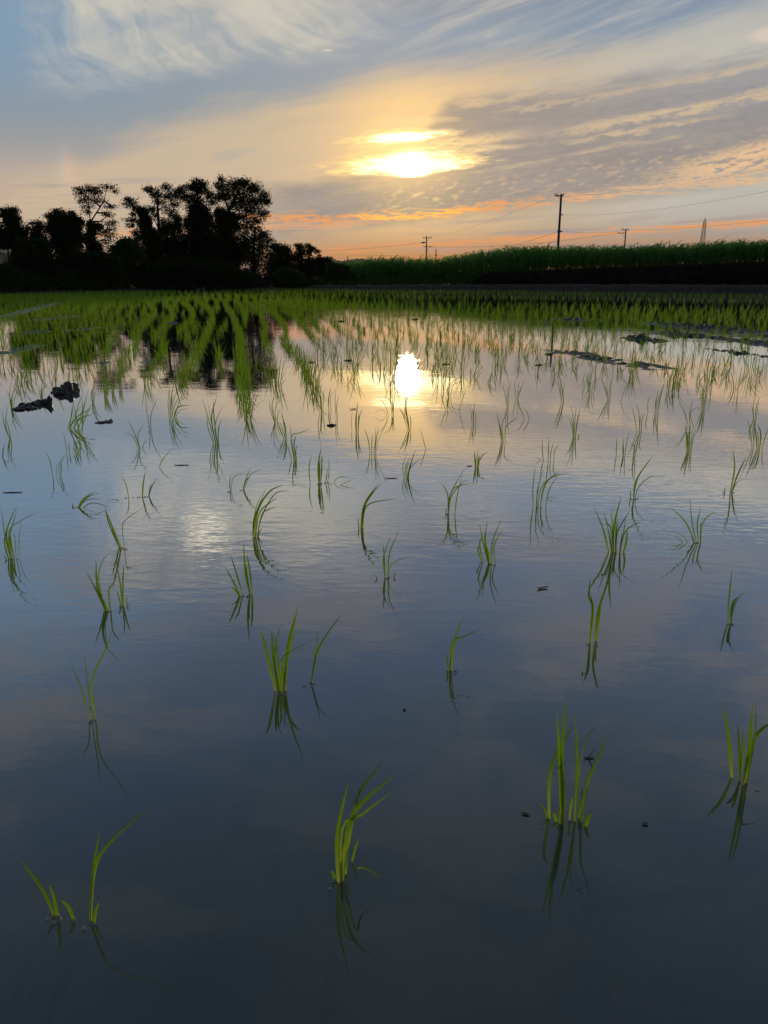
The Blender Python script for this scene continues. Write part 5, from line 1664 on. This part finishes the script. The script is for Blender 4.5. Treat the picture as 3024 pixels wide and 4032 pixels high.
def pylon(label, Y, top_px, wpx_top, wpx_bot, ground_px, n=9, group='lattice pylons'):
    top = at(*top_px, Y)
    root = thing('lattice_pylon', (top[0], Y, -.1), label, 'pylon', group)
    k = Y / F
    w1, w0 = wpx_top * k, wpx_bot * k
    hz = top[2] + .1
    r = max(.10, Y * .00022)
    cx = top[0]
    legs = []
    for sx, sy in ((-1, -1), (1, -1), (1, 1), (-1, 1)):
        b = MB()
        b.tube([(cx + sx * w0 / 2, Y + sy * w0 / 2, -.1), (cx + sx * w1 / 2, Y + sy * w1 / 2, hz * .93), (cx, Y, hz)], [r, r * .8, r * .6], 5)
        b.build('leg', M_STEEL, root, True)
    b = MB()
    for i in range(n):
        f0, f1 = i / n * .93, (i + 1) / n * .93
        a0 = (w0 + (w1 - w0) * f0 / .93) / 2
        a1 = (w0 + (w1 - w0) * f1 / .93) / 2
        z0, z1 = hz * f0, hz * f1
        for (s0, s1) in (((-1, -1), (1, -1)), ((1, -1), (1, 1)), ((1, 1), (-1, 1)), ((-1, 1), (-1, -1))):
            b.tube([(cx + s0[0] * a0, Y + s0[1] * a0, z0), (cx + s1[0] * a1, Y + s1[1] * a1, z1)], r * .5, 4, False)
            b.tube([(cx + s1[0] * a0, Y + s1[1] * a0, z0), (cx + s0[0] * a1, Y + s0[1] * a1, z1)], r * .5, 4, False)
            b.tube([(cx + s0[0] * a1, Y + s0[1] * a1, z1), (cx + s1[0] * a1, Y + s1[1] * a1, z1)], r * .5, 4, False)
    b.build('bracing', M_STEEL, root)
    for f in (.95, .88):
        b = MB()
        for s in (-1, 1):
            b.tube([(cx, Y, hz * f + r), (cx, Y + s * w1 * 2.2, hz * f)], [r * .7, r * .3], 4)
        b.build('crossarm', M_STEEL, root)
    return root


pylon('tall lattice pylon standing beyond the crop at the right', 430.0, (2777, 858), 8, 22, 1000)
pylon('tiny distant lattice pylon on the hills in the gap', 2300.0, (1369, 1006), 2.5, 6, 1000, 5)


def wire(name, pts, label, r, sag=.4, n=24):
    """pts: (px, py, Y) supports"""
    b = MB()
    for (a, c) in zip(pts[:-1], pts[1:]):
        A, B_ = at(*a), at(*c)
        P = []
        for i in range(n + 1):
            f = i / n
            p = A + (B_ - A) * f
            p[2] -= sag * 4 * f * (1 - f)
            P.append(p)
        b.tube(P, r, 5, False)
    o = b.build('power_line', M_WIRE, None, True)
    tag(o, label, 'power line', 'overhead wires')


wire('w', [(2203, 911, P1), (1700, 1052, 150)], 'wire slanting down left from the low clamp of the tallest pole', 0.0136, .25)
wire('w', [(2225, 911, P1), (2449, 906, P3), (3120, 857, 70)], 'wire from the low clamp of the tallest pole on to the right edge', 0.011, .35)
wire('w', [(1702, 972, P2), (2433, 917, P3)], 'wire between the two armed pole and the longer left arm', 0.0217, .9)
wire('w', [(2210, 846, P1), (3130, 732, 45)], 'thin wire rising from the middle of the tallest pole to the right edge', 0.006, .5)
wire('w', [(2186, 770, P1), (1700, 936, P2)], 'faint wire from the tallest pole top down to the two armed pole', 0.0099, .5)
wire('w', [(2218, 767, P1), (3130, 640, 40)], 'faint wire from the tallest pole top rising to the right edge', 0.0045, .45)
wire('w', [(1657, 956, P2), (1150, 990, 240)], 'wire running left from the switch of the two armed pole', 0.0217, .5)
wire('w', [(1650, 1016, 320), (1000, 980, 260)], 'low wire descending behind the dark trees towards the crop', 0.0217, 1.5)
wire('w', [(1717, 1000, P2B), (1200, 992, 320)], 'lowest faint wire left of the short thin pole', 0.0186, .8)

# ------------------------------------------------------------------ house behind the trees
def house():
    Y = 66.0
    r_ = at(18, 987, Y)
    cx, ridge = r_[0] - .6, r_[2]
    root = thing('house', (cx, Y, -.1), 'pale gabled house peeping out behind the trees at the left edge', 'house')
    w, dp, ev = 3.6, 6.0, ridge - 1.35
    b = MB()
    v = [(-w, 0, -.1), (w, 0, -.1), (w, 0, ev), (0, 0, ridge - .1), (-w, 0, ev)]
    b0 = 0
    for dy in (0, dp):
        for x, _, z in v:
            b.v.append(Vector((cx + x, Y + dy, z)))
    b.f += [(0, 1, 2, 3, 4), (9, 8, 7, 6, 5), (1, 6, 7, 2), (5, 0, 4, 9)]
    b.build('wall', M_HWALL, root)
    for s in (-1, 1):
        b = MB()
        e = w + .35
        ez = ridge - (ridge - ev) * e / w
        A = [(cx, Y - .5, ridge), (cx + s * e, Y - .5, ez), (cx + s * e, Y + dp + .5, ez), (cx, Y + dp + .5, ridge)]
        for p in A:
            b.v.append(Vector(p))
        for p in A:
            b.v.append(Vector(p) + Vector((0, 0, .12)))
        b.f += [(0, 1, 2, 3), (7, 6, 5, 4), (0, 4, 5, 1), (1, 5, 6, 2), (2, 6, 7, 3), (3, 7, 4, 0)]
        b.build('roof', M_ROOF, root)
    for x in (-1.6, 1.4):
        b = MB()
        b.box((cx + x, Y - .03, 1.6), (1.3, .08, 1.1))
        f = b.build('window', M_HWALL, root)
        b = MB()
        b.box((cx + x, Y - .08, 1.6), (1.1, .04, .9))
        b.build('pane', M_DARK, f)


house()

# ------------------------------------------------------------------ haze
def haze(dens):
    m, nt, g, o = mat('haze')
    pv = nt.nodes.new('ShaderNodeVolumePrincipled')
    pv.inputs['Color'].default_value = (.80, .74, .76, 1)
    pv.inputs['Density'].default_value = dens
    pv.inputs['Anisotropy'].default_value = .2
    nt.links.new(pv.outputs[0], o.inputs['Volume'])
    b = MB()
    b.box((0, 1560, 42), (3400, 3700, 88))
    ob = b.build('haze', m)
    ob['kind'] = 'stuff'
    ob['label'] = 'thin evening haze over the farmland'


HAZE = 0.00008
if HAZE:
    haze(HAZE)

# ------------------------------------------------------------------ render settings
SC.view_settings.view_transform = 'Standard'
SC.view_settings.look = 'None'
SC.view_settings.exposure = 0.0
SC.view_settings.gamma = 1.0
SC.cycles.use_denoising = True
SC.cycles.max_bounces = 6
SC.cycles.diffuse_bounces = 2
SC.cycles.glossy_bounces = 3
SC.cycles.transmission_bounces = 2
SC.cycles.sample_clamp_indirect = 6.0
SC.cycles.sample_clamp_direct = 0.0
